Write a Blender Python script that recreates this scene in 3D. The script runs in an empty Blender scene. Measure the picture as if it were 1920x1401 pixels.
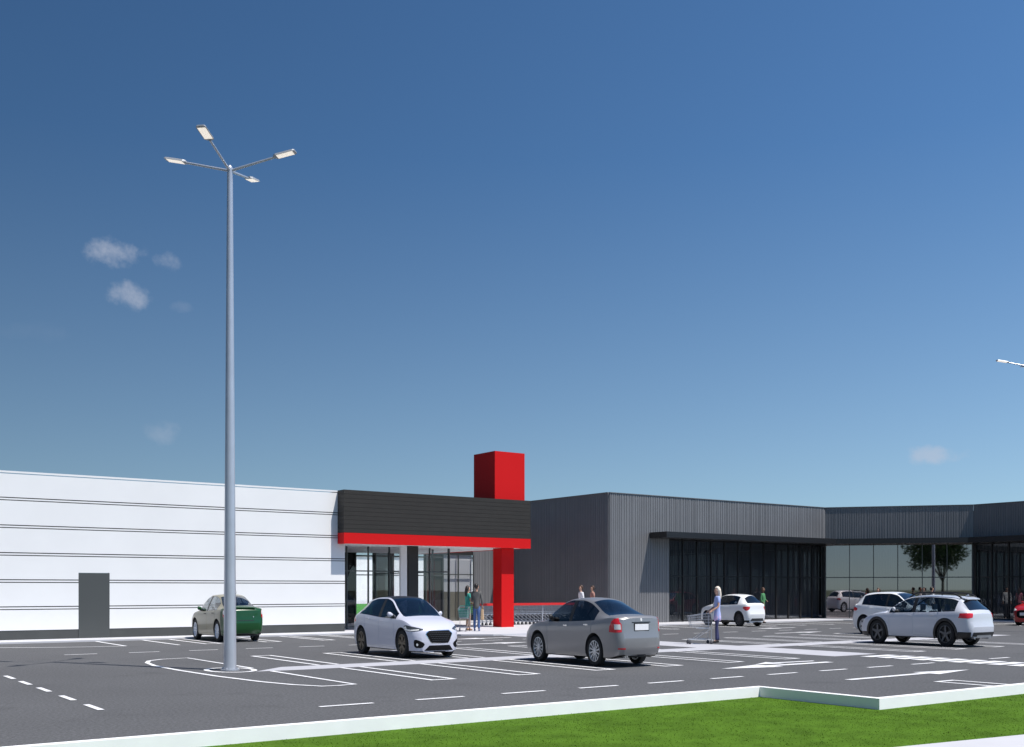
import bpy, bmesh, math, random
from mathutils import Vector, Matrix
from mathutils.bvhtree import BVHTree
sc = bpy.context.scene
C = sc.collection
R = math.radians

# ------------------------------------------------------------------ camera, sky, sun, exposure
EYE = 1.65
cam_d = bpy.data.cameras.new("camera"); cam = bpy.data.objects.new("camera", cam_d); C.objects.link(cam)
cam.location = (0, 0, EYE); cam.rotation_euler = (R(90), 0, R(-35.7036))
cam_d.sensor_width = 36; cam_d.lens = 36.787; cam_d.shift_y = 0.2102
cam_d.clip_start = 0.1; cam_d.clip_end = 3000
sc.camera = cam

SUN_EL, SUN_AZ = 62.9, 152.5            # azimuth clockwise from +Y
sd = Vector((math.sin(R(SUN_AZ)) * math.cos(R(SUN_EL)), math.cos(R(SUN_AZ)) * math.cos(R(SUN_EL)), math.sin(R(SUN_EL))))
sun_d = bpy.data.lights.new("sun", 'SUN'); sun = bpy.data.objects.new("sun", sun_d); C.objects.link(sun)
sun.rotation_euler = sd.to_track_quat('Z', 'Y').to_euler(); sun.location = sd * 80
sun_d.energy = 5.0; sun_d.angle = R(0.5); sun_d.color = (1.0, 0.95, 0.88)

sc.view_settings.view_transform = 'Standard'; sc.view_settings.look = 'None'
sc.view_settings.gamma = 1.0; sc.view_settings.exposure = 0.2
try: sc.view_settings.use_curve_mapping = False
except Exception: pass

SKY_TINT = (0.675, 0.835, 0.94)
wd = bpy.data.worlds.new("World"); sc.world = wd; wd.use_nodes = True
NT = wd.node_tree; N = NT.nodes; LK = NT.links
for n in list(N): N.remove(n)
wo = N.new('ShaderNodeOutputWorld'); bg = N.new('ShaderNodeBackground'); bg.inputs['Strength'].default_value = 0.091
sky = N.new('ShaderNodeTexSky'); sky.sky_type = 'NISHITA'; sky.sun_disc = False
sky.sun_elevation = R(SUN_EL); sky.sun_rotation = R(SUN_AZ)
sky.air_density = 1.0; sky.dust_density = 0.4; sky.ozone_density = 1.0; sky.altitude = 0
tc = N.new('ShaderNodeTexCoord')
sep = N.new('ShaderNodeSeparateXYZ'); LK.new(tc.outputs['Generated'], sep.inputs[0])
def wmath(op, a, b=None, c=None):
    n = N.new('ShaderNodeMath'); n.operation = op
    for i, x in enumerate((a, b, c)):
        if x is None: continue
        if isinstance(x, (int, float)): n.inputs[i].default_value = x
        else: LK.new(x, n.inputs[i])
    return n.outputs[0]
def wdot(vec, v):
    n = N.new('ShaderNodeVectorMath'); n.operation = 'DOT_PRODUCT'
    LK.new(vec, n.inputs[0]); n.inputs[1].default_value = v; return n.outputs['Value']
# keep the band at the horizon as clear as the air a few degrees up
lift = wmath('ADD', wmath('MULTIPLY', wmath('MAXIMUM', sep.outputs['Z'], 0.0), 0.95), 0.042)
cmb = N.new('ShaderNodeCombineXYZ'); LK.new(sep.outputs['X'], cmb.inputs[0]); LK.new(sep.outputs['Y'], cmb.inputs[1]); LK.new(lift, cmb.inputs[2])
LK.new(cmb.outputs[0], sky.inputs['Vector'])
cs, sn = math.cos(R(35.7036)), math.sin(R(35.7036))
def compass(px, py):                     # a direction in the sky
    a, b = (px - 960) / 1962.0, (1104 - py) / 1962.0
    return Vector((cs * a + sn, -sn * a + cs, b)).normalized()
noi = N.new('ShaderNodeTexNoise'); noi.inputs['Scale'].default_value = 30; noi.inputs['Detail'].default_value = 6
noi.inputs['Roughness'].default_value = 0.62
LK.new(tc.outputs['Generated'], noi.inputs['Vector'])
total = None
# small fair-weather clouds: direction, width, height, density
for (px, py, w, h, dn) in ((222, 477, 46, 26, .54), (316, 491, 26, 15, .34), (234, 553, 40, 24, .50), (340, 578, 18, 10, .10),
                           (308, 808, 36, 24, .20), (1750, 853, 46, 18, .50), (60, 620, 60, 18, .03)):
    c = compass(px, py); e1 = Vector((0, 0, 1)).cross(c).normalized(); e2 = c.cross(e1)
    a = wmath('DIVIDE', wdot(tc.outputs['Generated'], e1), w / 1962.0 * c.dot(compass(960, py)))
    b = wmath('DIVIDE', wdot(tc.outputs['Generated'], e2), h / 1962.0)
    r2 = wmath('ADD', wmath('MULTIPLY', a, a), wmath('MULTIPLY', b, b))
    m = wmath('SUBTRACT', 1.0, r2)
    m = wmath('ADD', m, wmath('MULTIPLY', wmath('SUBTRACT', noi.outputs['Fac'], 0.5), 5.4))
    mr = N.new('ShaderNodeMapRange'); mr.interpolation_type = 'SMOOTHSTEP'
    LK.new(m, mr.inputs['Value']); mr.inputs['From Min'].default_value = -0.3; mr.inputs['From Max'].default_value = 1.7
    front = wmath('GREATER_THAN', wdot(tc.outputs['Generated'], c), 0.9)
    t = wmath('MULTIPLY', wmath('MULTIPLY', mr.outputs[0], front), dn)
    total = t if total is None else wmath('MAXIMUM', total, t)
hsv = N.new('ShaderNodeHueSaturation'); hsv.inputs['Hue'].default_value = 0.5
hsv.inputs['Saturation'].default_value = 1.15; hsv.inputs['Value'].default_value = 1.0
LK.new(sky.outputs[0], hsv.inputs['Color'])
satm = N.new('ShaderNodeMapRange'); satm.inputs['From Min'].default_value = 0.0; satm.inputs['From Max'].default_value = 0.38
satm.inputs['To Min'].default_value = 0.80; satm.inputs['To Max'].default_value = 1.18; LK.new(sep.outputs['Z'], satm.inputs['Value']); LK.new(satm.outputs[0], hsv.inputs['Saturation'])
tint = N.new('ShaderNodeVectorMath'); tint.operation = 'MULTIPLY'; tint.inputs[1].default_value = SKY_TINT
LK.new(hsv.outputs[0], tint.inputs[0])
# the sky is clearer away from the sun's side
side = wmath('ADD', wmath('MULTIPLY', wdot(tc.outputs['Generated'], (cs, -sn, 0)), 0.55), 1.0)
grad = N.new('ShaderNodeVectorMath'); grad.operation = 'SCALE'; LK.new(tint.outputs[0], grad.inputs[0]); LK.new(side, grad.inputs['Scale'])
mx = N.new('ShaderNodeMix'); mx.data_type = 'RGBA'
LK.new(total, mx.inputs['Factor']); LK.new(grad.outputs[0], mx.inputs['A']); mx.inputs['B'].default_value = (5.0, 5.35, 6.3, 1)
LK.new(mx.outputs['Result'], bg.inputs['Color']); LK.new(bg.outputs[0], wo.inputs['Surface'])

# ------------------------------------------------------------------ helpers
def tag(o, label=None, cat=None, group=None, kind=None):
    if label: o['label'] = label
    if cat: o['category'] = cat
    if group: o['group'] = group
    if kind: o['kind'] = kind
    return o
def empty(name, loc, rz=0.0, scale=(1, 1, 1)):
    o = bpy.data.objects.new(name, None); C.objects.link(o); o.empty_display_size = .3
    o.location = loc; o.rotation_euler = (0, 0, rz); o.scale = scale; return o
def link(name, me, parent=None):
    o = bpy.data.objects.new(name, me); C.objects.link(o)
    if parent is not None: o.parent = parent
    return o
def copy_tree(o, parent=None):
    c = o.copy(); C.objects.link(c)
    if parent is not None: c.parent = parent
    for ch in list(o.children): copy_tree(ch, c)
    return c
def smooth(me, ang=35):
    for p in me.polygons: p.use_smooth = True
    try: me.set_sharp_from_angle(angle=R(ang))
    except Exception: pass

def mat(name, col, rough=.6, metal=0.0, coat=0.0, var=0.0, vscale=8.0, bump=0.0, bscale=60.0, spec=.5, emit=None):
    m = bpy.data.materials.new(name); m.use_nodes = True
    t = m.node_tree; b = t.nodes['Principled BSDF']
    b.inputs['Base Color'].default_value = (*col, 1); b.inputs['Roughness'].default_value = rough
    b.inputs['Metallic'].default_value = metal; b.inputs['Specular IOR Level'].default_value = spec
    if coat: b.inputs['Coat Weight'].default_value = coat; b.inputs['Coat Roughness'].default_value = .04
    if emit: b.inputs['Emission Color'].default_value = (*emit[0], 1); b.inputs['Emission Strength'].default_value = emit[1]
    if var or bump:
        g = t.nodes.new('ShaderNodeNewGeometry')
    if var:
        n = t.nodes.new('ShaderNodeTexNoise'); n.inputs['Scale'].default_value = vscale; n.inputs['Detail'].default_value = 5
        t.links.new(g.outputs['Position'], n.inputs['Vector'])
        r = t.nodes.new('ShaderNodeMapRange'); r.inputs['From Min'].default_value = .3; r.inputs['From Max'].default_value = .7
        r.inputs['To Min'].default_value = 1 - var; r.inputs['To Max'].default_value = 1 + var
        t.links.new(n.outputs['Fac'], r.inputs['Value'])
        x = t.nodes.new('ShaderNodeVectorMath'); x.operation = 'SCALE'; x.inputs[0].default_value = col
        t.links.new(r.outputs[0], x.inputs['Scale']); t.links.new(x.outputs[0], b.inputs['Base Color'])
    if bump:
        n2 = t.nodes.new('ShaderNodeTexNoise'); n2.inputs['Scale'].default_value = bscale; n2.inputs['Detail'].default_value = 3
        t.links.new(g.outputs['Position'], n2.inputs['Vector'])
        bp = t.nodes.new('ShaderNodeBump'); bp.inputs['Strength'].default_value = bump; bp.inputs['Distance'].default_value = .01
        t.links.new(n2.outputs['Fac'], bp.inputs['Height']); t.links.new(bp.outputs[0], b.inputs['Normal'])
    return m
def glass_mat(name, refl0, tint, rough=0.0, power=3.0, rcol=(1, 1, 1)):
    """tinted pane: clear tint below, mirror-like coating above, stronger at grazing angles"""
    m = bpy.data.materials.new(name); m.use_nodes = True; t = m.node_tree
    for n in list(t.nodes): t.nodes.remove(n)
    o = t.nodes.new('ShaderNodeOutputMaterial'); mix = t.nodes.new('ShaderNodeMixShader')
    tr = t.nodes.new('ShaderNodeBsdfTransparent'); tr.inputs[0].default_value = (*tint, 1)
    gl = t.nodes.new('ShaderNodeBsdfGlossy'); gl.inputs['Roughness'].default_value = rough; gl.inputs['Color'].default_value = (*rcol, 1)
    lw = t.nodes.new('ShaderNodeLayerWeight'); lw.inputs['Blend'].default_value = .5
    pw = t.nodes.new('ShaderNodeMath'); pw.operation = 'POWER'; pw.inputs[1].default_value = power
    mr = t.nodes.new('ShaderNodeMapRange'); mr.inputs['To Min'].default_value = refl0; mr.inputs['To Max'].default_value = 1
    t.links.new(lw.outputs['Facing'], pw.inputs[0]); t.links.new(pw.outputs[0], mr.inputs['Value'])
    t.links.new(mr.outputs[0], mix.inputs[0]); t.links.new(tr.outputs[0], mix.inputs[1]); t.links.new(gl.outputs[0], mix.inputs[2])
    t.links.new(mix.outputs[0], o.inputs[0]); return m

class MB:
    def __init__(s): s.v = []; s.f = []; s.m = []
    def add(s, vs, fs, mi=0):
        o = len(s.v); s.v += [tuple(p) for p in vs]
        for f in fs: s.f.append(tuple(i + o for i in f)); s.m.append(mi)
    def box(s, x0, x1, y0, y1, z0, z1, mi=0):
        s.add([(x0,y0,z0),(x1,y0,z0),(x1,y1,z0),(x0,y1,z0),(x0,y0,z1),(x1,y0,z1),(x1,y1,z1),(x0,y1,z1)],
              [(0,3,2,1),(4,5,6,7),(0,1,5,4),(1,2,6,5),(2,3,7,6),(3,0,4,7)], mi)
    def obox(s, p0, p1, w, z0, z1, mi=0):      # box along a ground line, width w centred
        p0 = Vector(p0[:2]); p1 = Vector(p1[:2]); d = (p1 - p0).normalized(); n = Vector((-d.y, d.x)) * w / 2
        q = [p0 - n, p1 - n, p1 + n, p0 + n]
        s.add([(a.x, a.y, z0) for a in q] + [(a.x, a.y, z1) for a in q],
              [(0,3,2,1),(4,5,6,7),(0,1,5,4),(1,2,6,5),(2,3,7,6),(3,0,4,7)], mi)
    def prism(s, pts, z0, z1, mi=0):           # ccw ground polygon
        n = len(pts)
        s.add([(p[0], p[1], z0) for p in pts] + [(p[0], p[1], z1) for p in pts],
              [tuple(range(n - 1, -1, -1)), tuple(range(n, 2 * n))] + [(i, (i + 1) % n, n + (i + 1) % n, n + i) for i in range(n)], mi)
    def sheet(s, pts, z, mi=0):
        s.add([(p[0], p[1], z) for p in pts], [tuple(range(len(pts)))], mi)
    def tube(s, p0, p1, r0, r1=None, n=8, mi=0, caps=True):
        r1 = r0 if r1 is None else r1
        p0 = Vector(p0); p1 = Vector(p1); d = (p1 - p0).normalized()
        a = d.orthogonal().normalized(); b = d.cross(a)
        vs = [p0 + (a * math.cos(t) + b * math.sin(t)) * r0 for t in [2 * math.pi * i / n for i in range(n)]]
        vs += [p1 + (a * math.cos(t) + b * math.sin(t)) * r1 for t in [2 * math.pi * i / n for i in range(n)]]
        fs = [(i, (i + 1) % n, n + (i + 1) % n, n + i) for i in range(n)]
        if caps: fs += [tuple(range(n - 1, -1, -1)), tuple(range(n, 2 * n))]
        s.add(vs, fs, mi)
    def lathe(s, prof, axis='z', n=24, mi=0, org=(0, 0, 0)):      # prof: (r, h) list
        vs = []
        for (r, h) in prof:
            for i in range(n):
                t = 2 * math.pi * i / n; a, b = r * math.cos(t), r * math.sin(t)
                p = (a, b, h) if axis == 'z' else (h, a, b)
                vs.append((p[0] + org[0], p[1] + org[1], p[2] + org[2]))
        fs = []
        for k in range(len(prof) - 1):
            for i in range(n): fs.append((k*n+i, k*n+(i+1)%n, (k+1)*n+(i+1)%n, (k+1)*n+i))
        s.add(vs, fs, mi)
    def mesh(s, name, mats):
        me = bpy.data.meshes.new(name); me.from_pydata(s.v, [], s.f)
        if not isinstance(mats, (list, tuple)): mats = [mats]
        for m in mats: me.materials.append(m)
        if len(mats) > 1: me.polygons.foreach_set('material_index', s.m)
        me.update(); return me
    def build(s, name, mats, parent=None, sm=None):
        me = s.mesh(name, mats)
        if sm: smooth(me, sm)
        return link(name, me, parent)

# ------------------------------------------------------------------ ground, asphalt, kerbs, paving, markings
M = {}
M['soil'] = mat('ground_cover', (.035, .05, .018), .95, var=.35, vscale=.15)
M['turf'] = mat('turf', (.068, .138, .014), .95, spec=.05, var=.22, vscale=2.2, bump=.5, bscale=90)
M['asphalt'] = mat('asphalt', (.092, .093, .098), .88, var=.07, vscale=.6, bump=.25, bscale=160, spec=.3)
M['paving'] = mat('pale_paving', (.50, .50, .53), .8, var=.05, vscale=1.5)
M['path'] = mat('path_concrete', (.43, .43, .465), .85, var=.05, vscale=2.0)
M['paint'] = mat('road_paint', (.75, .75, .77), .6, var=.10, vscale=6)
M['kerb'] = mat('kerb_concrete', (.86, .86, .87), .75, var=.03, vscale=3)
def speckle(m, col, scale, lo, hi):
    """fine aggregate speckle over a slow variation"""
    t = m.node_tree; b = t.nodes['Principled BSDF']
    g = t.nodes.new('ShaderNodeNewGeometry'); n = t.nodes.new('ShaderNodeTexNoise'); n.inputs['Scale'].default_value = scale
    n.inputs['Detail'].default_value = 2; n.inputs['Roughness'].default_value = .8
    t.links.new(g.outputs['Position'], n.inputs['Vector'])
    n2 = t.nodes.new('ShaderNodeTexNoise'); n2.inputs['Scale'].default_value = .35; n2.inputs['Detail'].default_value = 6
    t.links.new(g.outputs['Position'], n2.inputs['Vector'])
    r = t.nodes.new('ShaderNodeMapRange'); r.inputs['From Min'].default_value = .32; r.inputs['From Max'].default_value = .68
    r.inputs['To Min'].default_value = lo; r.inputs['To Max'].default_value = hi; t.links.new(n.outputs['Fac'], r.inputs['Value'])
    r2 = t.nodes.new('ShaderNodeMapRange'); r2.inputs['From Min'].default_value = .3; r2.inputs['From Max'].default_value = .7
    r2.inputs['To Min'].default_value = .93; r2.inputs['To Max'].default_value = 1.07; t.links.new(n2.outputs['Fac'], r2.inputs['Value'])
    mu = t.nodes.new('ShaderNodeMath'); mu.operation = 'MULTIPLY'; t.links.new(r.outputs[0], mu.inputs[0]); t.links.new(r2.outputs[0], mu.inputs[1])
    # a few old oil stains
    n3 = t.nodes.new('ShaderNodeTexNoise'); n3.inputs['Scale'].default_value = .9; n3.inputs['Detail'].default_value = 4
    t.links.new(g.outputs['Position'], n3.inputs['Vector'])
    r3 = t.nodes.new('ShaderNodeMapRange'); r3.inputs['From Min'].default_value = .60; r3.inputs['From Max'].default_value = .72
    r3.inputs['To Min'].default_value = 1.0; r3.inputs['To Max'].default_value = .84; t.links.new(n3.outputs['Fac'], r3.inputs['Value'])
    mu2 = t.nodes.new('ShaderNodeMath'); mu2.operation = 'MULTIPLY'; t.links.new(mu.outputs[0], mu2.inputs[0]); t.links.new(r3.outputs[0], mu2.inputs[1])
    x = t.nodes.new('ShaderNodeVectorMath'); x.operation = 'SCALE'; x.inputs[0].default_value = col
    t.links.new(mu2.outputs[0], x.inputs['Scale']); t.links.new(x.outputs[0], b.inputs['Base Color'])
speckle(M['asphalt'], (.092, .093, .098), 24, .62, 1.38)

b = MB(); b.sheet([(-900,-900),(900,-900),(900,1400),(-900,1400)], -.19)
tag(b.build('ground', M['soil']), kind='structure')
b = MB(); b.sheet([(-40,6.0),(60,6.0),(60,9.6),(13.68,9.6),(13.68,11.9),(-40,11.9)], -.155)
tag(b.build('grass_verge', M['turf']), kind='structure')
b = MB(); b.prism([(-40,3.5),(60,3.5),(60,6.43),(14.0,6.43),(8.0,7.28),(-40,7.28)], -.19, -.11)
tag(b.build('footpath', M['paving']), kind='structure')
b = MB(); b.prism([(-60,11.9),(13.68,11.9),(13.68,9.6),(60,9.6),(60,49),(-60,49)], -.16, 0.0)
tag(b.build('car_park_asphalt', M['asphalt']), kind='structure')
b = MB(); K = .13
b.prism([(-60,11.9-K),(13.68+0,11.9-K),(13.68,11.9),(-60,11.9)], -.16, .012)
b.prism([(13.68-K,9.6-K),(13.68,9.6),(13.68,11.9-K),(13.68-K,11.9-K)], -.16, .012)
b.prism([(13.68-K,9.6-K),(60,9.6-K),(60,9.6),(13.68,9.6)], -.16, .012)
tag(b.build('kerb', M['kerb']), kind='structure')
b = MB()
b.prism([(-60,34.15),(18.9,34.15),(20.0,30.9),(20.9,30.2),(27.3,30.2),(28.4,34.1),(45.7,34.1),(49.4,29.5),(49.4,2),(60,2),(60,48.5),(-60,48.5)], -.05, .05)
tag(b.build('pavement', M['paving']), kind='structure')
b = MB()
b.sheet([(8.0,19.86),(9.0,19.78),(21.25,19.78),(21.25,20.72),(8.9,20.72)], .004)
b.sheet([(22.95,19.78),(36.0,19.78),(36.0,20.72),(22.95,20.72)], .004)
b.sheet([(21.25,16.1),(22.95,16.1),(22.95,30.2),(21.25,30.2)], .004)
tag(b.build('walkway', M['path']), kind='structure')

LW = .10
bay, lane, zeb = MB(), MB(), MB()
Z = .008
def stripe(mb, p0, p1, w=LW, z=Z):
    p0 = Vector(p0); p1 = Vector(p1); d = (p1 - p0).normalized(); n = Vector((-d.y, d.x)) * w / 2
    mb.sheet([p0 - n, p1 - n, p1 + n, p0 + n], z)
def poly(mb, pts, w=LW):
    n = len(pts); P = [Vector(p) for p in pts]
    L_, R_ = [], []
    for i in range(n):
        d = ((P[i] - P[i-1]).normalized() if i else Vector((0,0))) + ((P[i+1] - P[i]).normalized() if i < n-1 else Vector((0,0)))
        d.normalize(); nn = Vector((-d.y, d.x)) * w / 2; L_.append(P[i] + nn); R_.append(P[i] - nn)
    for i in range(n - 1): mb.sheet([R_[i], R_[i+1], L_[i+1], L_[i]], Z)
def ubay(x0, x1, ya, yb):                 # two stripes closed at yb
    s = 1 if yb > ya else -1; h = LW / 2
    stripe(bay, (x0 + h, ya), (x0 + h, yb - s * LW)); stripe(bay, (x1 - h, ya), (x1 - h, yb - s * LW))
    stripe(bay, (x0, yb - s * h), (x1, yb - s * h))
for k in range(6): ubay(9.78 + 1.925 * k, 10.33 + 1.925 * k, 19.78, 16.08)
for k in range(4): ubay(24.38 + 1.925 * k, 24.95 + 1.925 * k, 19.78, 16.0)
for k in range(6): ubay(9.72 + 1.925 * k, 10.27 + 1.925 * k, 20.72, 24.5)
for k in range(5): ubay(24.25 + 1.94 * k, 24.82 + 1.94 * k, 20.72, 24.35)
# island outline round the lamp
poly(bay, [(8.3, 19.78), (8.32, 16.22), (8.0, 16.16), (7.7, 16.2), (7.42, 16.75), (7.2, 17.6), (6.98, 19.2), (6.86, 21.0), (6.84, 22.6), (6.98, 23.6), (7.2, 24.2), (7.6, 24.58), (8.25, 24.7), (8.27, 20.72)])
poly(bay, [(7.73 + .44 * math.cos(2*math.pi*i/24), 20.52 + .66 * math.sin(2*math.pi*i/24)) for i in range(25)], .11)
# bays against the shop walls
stripe(bay, (8.52, 34.1), (8.52, 30.85)); stripe(bay, (9.95, 34.1), (9.95, 30.5))
poly(bay, [(8.5, 30.85), (7.4, 31.05), (6.4, 31.45), (5.5, 32.0), (3.0, 33.4), (0, 34.6)][:5])
ubay(10.75, 11.3, 34.1, 30.6); ubay(12.65, 13.2, 34.1, 30.6); ubay(14.55, 15.0, 34.1, 30.55); ubay(16.02, 16.45, 34.1, 30.6)
for k in range(7): ubay(29.9 + 2.0 * k, 30.45 + 2.0 * k, 34.05, 30.6)
for k in range(6): 
    y = 28.6 - 2.0 * k
    stripe(bay, (49.35, y), (45.4, y)); stripe(bay, (49.35, y - .5), (45.4, y - .5)); stripe(bay, (45.36, y - .54), (45.36, y + .04))
ubay(16.86, 17.46, 9.62, 10.69)
# dashed lane lines
for k in range(12):
    x = 6.33 + 1.556 * k
    if not 21.3 < x < 23.2: stripe(lane, (x, 13.4), (x + .84, 13.4))
for k in range(6): stripe(lane, (25.2 + 1.556 * k, 13.38), (26.04 + 1.556 * k, 13.38))
for k in range(25): stripe(lane, (6.14 + 1.56 * k, 27.6 - .012 * k), (6.92 + 1.56 * k, 27.6 - .012 * k))
for y in (21.62, 20.2, 18.72, 17.12, 15.6): stripe(lane, (3.76, y), (3.76, y - .82), .09)
# direction arrows
lane.sheet([(15.95, 11.72), (18.42, 11.76), (18.42, 11.55), (19.95, 11.84), (18.42, 12.12), (18.42, 11.92), (15.95, 11.88)], Z)
lane.sheet([(16.02, 14.93), (17.5, 14.55), (17.5, 14.82), (19.5, 14.80), (19.5, 15.02), (17.5, 15.04), (17.5, 15.30)], Z)
lane.sheet([(17.55, 15.36), (18.3, 15.72), (18.3, 15.52), (19.55, 15.42), (19.45, 15.28), (18.3, 15.34), (18.3, 15.2)], Z)
for x, y in ((16.6, 25.9), (30.4, 25.65), (38.0, 25.7)):
    lane.sheet([(x, y - .09), (x + 1.5, y - .09), (x + 1.5, y - .32), (x + 2.7, y), (x + 1.5, y + .32), (x + 1.5, y + .09), (x, y + .09)], Z)
for x, y in ((18.2, 28.75), (33.2, 29.0)):
    lane.sheet([(x, y), (x + 1.2, y - .32), (x + 1.2, y - .09), (x + 2.4, y - .09), (x + 2.4, y + .09), (x + 1.2, y + .09), (x + 1.2, y + .32)], Z)
for k in range(9): 
    y = 15.72 - .46 * k
    zeb.sheet([(21.7, y - .33), (22.85, y - .33), (22.85, y), (21.7, y)], Z)
tag(bay.build('bay_markings', M['paint']), kind='structure')
tag(lane.build('lane_markings', M['paint']), kind='structure')
tag(zeb.build('zebra_crossing', M['paint']), kind='structure')

# mown turf blades on the near verge
M['blade'] = mat('grass_blade', (.078, .154, .015), .8, var=.22, vscale=.8, spec=.05)
random.seed(5)
vs, fs = [], []
for i in range(60000):
    x = random.uniform(1.5, 22); y = random.uniform(6.45, 11.75)
    if x > 13.5 and y > 9.45: continue
    if y < .30 * x * .9 - .2: pass
    h = random.uniform(.007, .017); a = random.uniform(0, math.pi); w = .005
    dx, dy = math.cos(a) * w, math.sin(a) * w; lx, ly = random.gauss(0, .012), random.gauss(0, .012)
    k = len(vs); vs += [(x - dx, y - dy, -.156), (x + dx, y + dy, -.156), (x + lx, y + ly, -.156 + h)]; fs.append((k, k+1, k+2))
me = bpy.data.meshes.new('turf_blades'); me.from_pydata(vs, [], fs); me.materials.append(M['blade']); me.update()
tag(link('turf_blades', me), 'short mown green grass on the verge in front of the white kerb', 'grass', kind='stuff')
# ------------------------------------------------------------------ the white supermarket hall
M['white_panel'] = mat('white_metal_panel', (.79, .79, .79), .5, spec=.3, var=.02, vscale=.7)
M['joint'] = mat('dark_joint', (.06, .06, .06), .8)
M['plinth'] = mat('grey_plinth', (.058, .062, .062), .8, var=.08, vscale=2)
M['door_grey'] = mat('grey_door', (.062, .067, .066), .5, var=.03, vscale=1)
M['black_board'] = mat('black_cladding', (.036, .033, .030), .5, spec=.2, var=.06, vscale=3)
M['red'] = mat('red_cladding', (.58, .010, .011), .5, spec=.12)
M['soffit'] = mat('white_soffit', (.82, .82, .83), .6)
M['black_metal'] = mat('black_metal', (.012, .012, .013), .4)
M['rib'] = mat('graphite_ribbed_cladding', (.158, .160, .168), .42, metal=.0, var=.05, vscale=1.1, spec=.6)
M['mull'] = mat('grey_aluminium', (.08, .085, .085), .4, metal=.4)
M['dark_red'] = mat('dark_red_panel', (.05, .006, .008), .5)
M['brown'] = mat('dark_brown_panel', (.03, .024, .02), .5)
M['roof'] = mat('roof_membrane', (.22, .22, .23), .9)
M['painted_sky_reflection'] = mat('painted_sky_reflection', (.40, .41, .43), .6)  # upper half of the lobby glass reflection, painted as pale sky
M['painted_ground_reflection'] = mat('ground_reflection_paint', (.13, .125, .10), .6)  # lower half of the lobby glass reflection, painted as dark ground
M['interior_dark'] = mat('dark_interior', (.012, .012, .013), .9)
M['glass_solar'] = glass_mat('solar_glass', .12, (.52, .54, .56), rcol=(.86, .9, .95))
M['glass_clear'] = glass_mat('shop_glass', .045, (.95, .955, .96))
M['glass_mirror'] = glass_mat('mirror_glass', .36, (.35, .35, .36), rcol=(1.0, .90, .90))
YW = 35.6; WX0, WX1 = -60, 17.85
DX0, DX1, DH = 8.35, 9.32, 2.16
hall = empty('supermarket_hall', (0, YW, 0)); hall.location = (0, 0, 0)
tag(hall, 'long white panelled supermarket with black and red entrance canopy and red tower', 'building')
def cut_door(z0, z1):
    return [(WX0, DX0), (DX1, WX1)] if z0 < DH - .02 else [(WX0, WX1)]
w = MB(); ZB = [.345, .99, 1.09, 1.85, 1.93, 2.69, 2.77, 3.55, 3.63, 4.41, 4.49, 5.245, 5.25]
gap = .03
lev = [(.345, .985), (1.015, 1.068), (1.10, 1.835), (1.865, 1.915), (1.947, 2.68), (2.71, 2.758), (2.79, 3.54), (3.57, 3.618), (3.65, 4.40), (4.43, 4.478), (4.51, 5.235), (5.265, 5.325)]
for z0, z1 in lev:
    for a, c in cut_door(z0, z1):
        if z0 < DH < z1 and a == WX0: pass
        if z0 < DH < z1:
            w.box(a, c, YW, YW + .06, z0, z1)
        else: w.box(a, c, YW, YW + .06, z0, z1)
# the panel band above the door head
for z0, z1 in lev:
    if z0 < DH < z1: w.box(DX0, DX1, YW, YW + .06, DH + .01, z1)
for a, c in ((WX0, DX0), (DX1, WX1)): w.box(a, c, YW + .061, YW + .2, .345, 5.24, 1)
w.box(DX0, DX1, YW + .061, YW + .2, DH + .02, 5.24, 1)
w.build('wall', [M['white_panel'], M['joint']], hall)
p = MB()
for a, c in ((WX0, DX0 - .012), (DX1, WX1)): p.box(a, c, YW + .012, YW + .2, 0.04, .343)
p.build('plinth', M['plinth'], hall)
d = MB(); d.box(DX0, DX1, YW + .005, YW + .1, .05, DH)
dr = d.build('door', M['door_grey'], hall)
r = MB(); r.box(WX0, WX1 - .01, YW + .21, 70, 5.0, 5.2); r.box(WX1 - .2, WX1, YW + .21, 44, .05, 5.2)
r.build('roof', [M['roof']], hall)

# entrance canopy
CX0, CX1, CY0, CY1 = 17.55, 26.17, 35.08, 44.0
f = MB()
n = 10; h = (5.33 - 3.735) / n
for k in range(n):
    z0 = 3.735 + k * h
    f.box(CX0, CX1, CY0, CY0 + .03, z0 + .004, z0 + h - .004)
    f.box(CX1 - .03, CX1, CY0 + .032, CY1, z0 + .004, z0 + h - .004)
    f.box(CX0, CX0 + .03, CY0 + .032, YW - .002, z0 + .004, z0 + h - .004)
f.box(CX0 + .035, CX1 - .035, CY0 + .035, CY1, 3.735, 5.31)
f.build('canopy_fascia', M['black_board'], hall)
rb = MB()
rb.box(CX0, CX1, CY0 - .006, CY0 + .16, 3.33, 3.73); rb.box(CX1 - .16, CX1 + .002, CY0 + .161, CY1, 3.33, 3.73)
rb.box(CX0, CX0 + .16, CY0 + .161, YW - .002, 3.33, 3.73)
rb.build('red_band', M['red'], hall)
so = MB(); so.box(WX1 + .01, CX1 - .165, CY0 + .165, CY1, 3.345, 3.73)
so.build('soffit', M['soffit'], hall)
co = MB(); co.box(25.02, 25.65, YW - .04, YW + .58, .05, 3.34); co.build('red_column', M['red'], hall)
tw = MB(); tw.box(24.53, 26.05, 35.34, 36.9, 5.30, 7.32); tw.build('red_tower', M['red'], hall)
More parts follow.
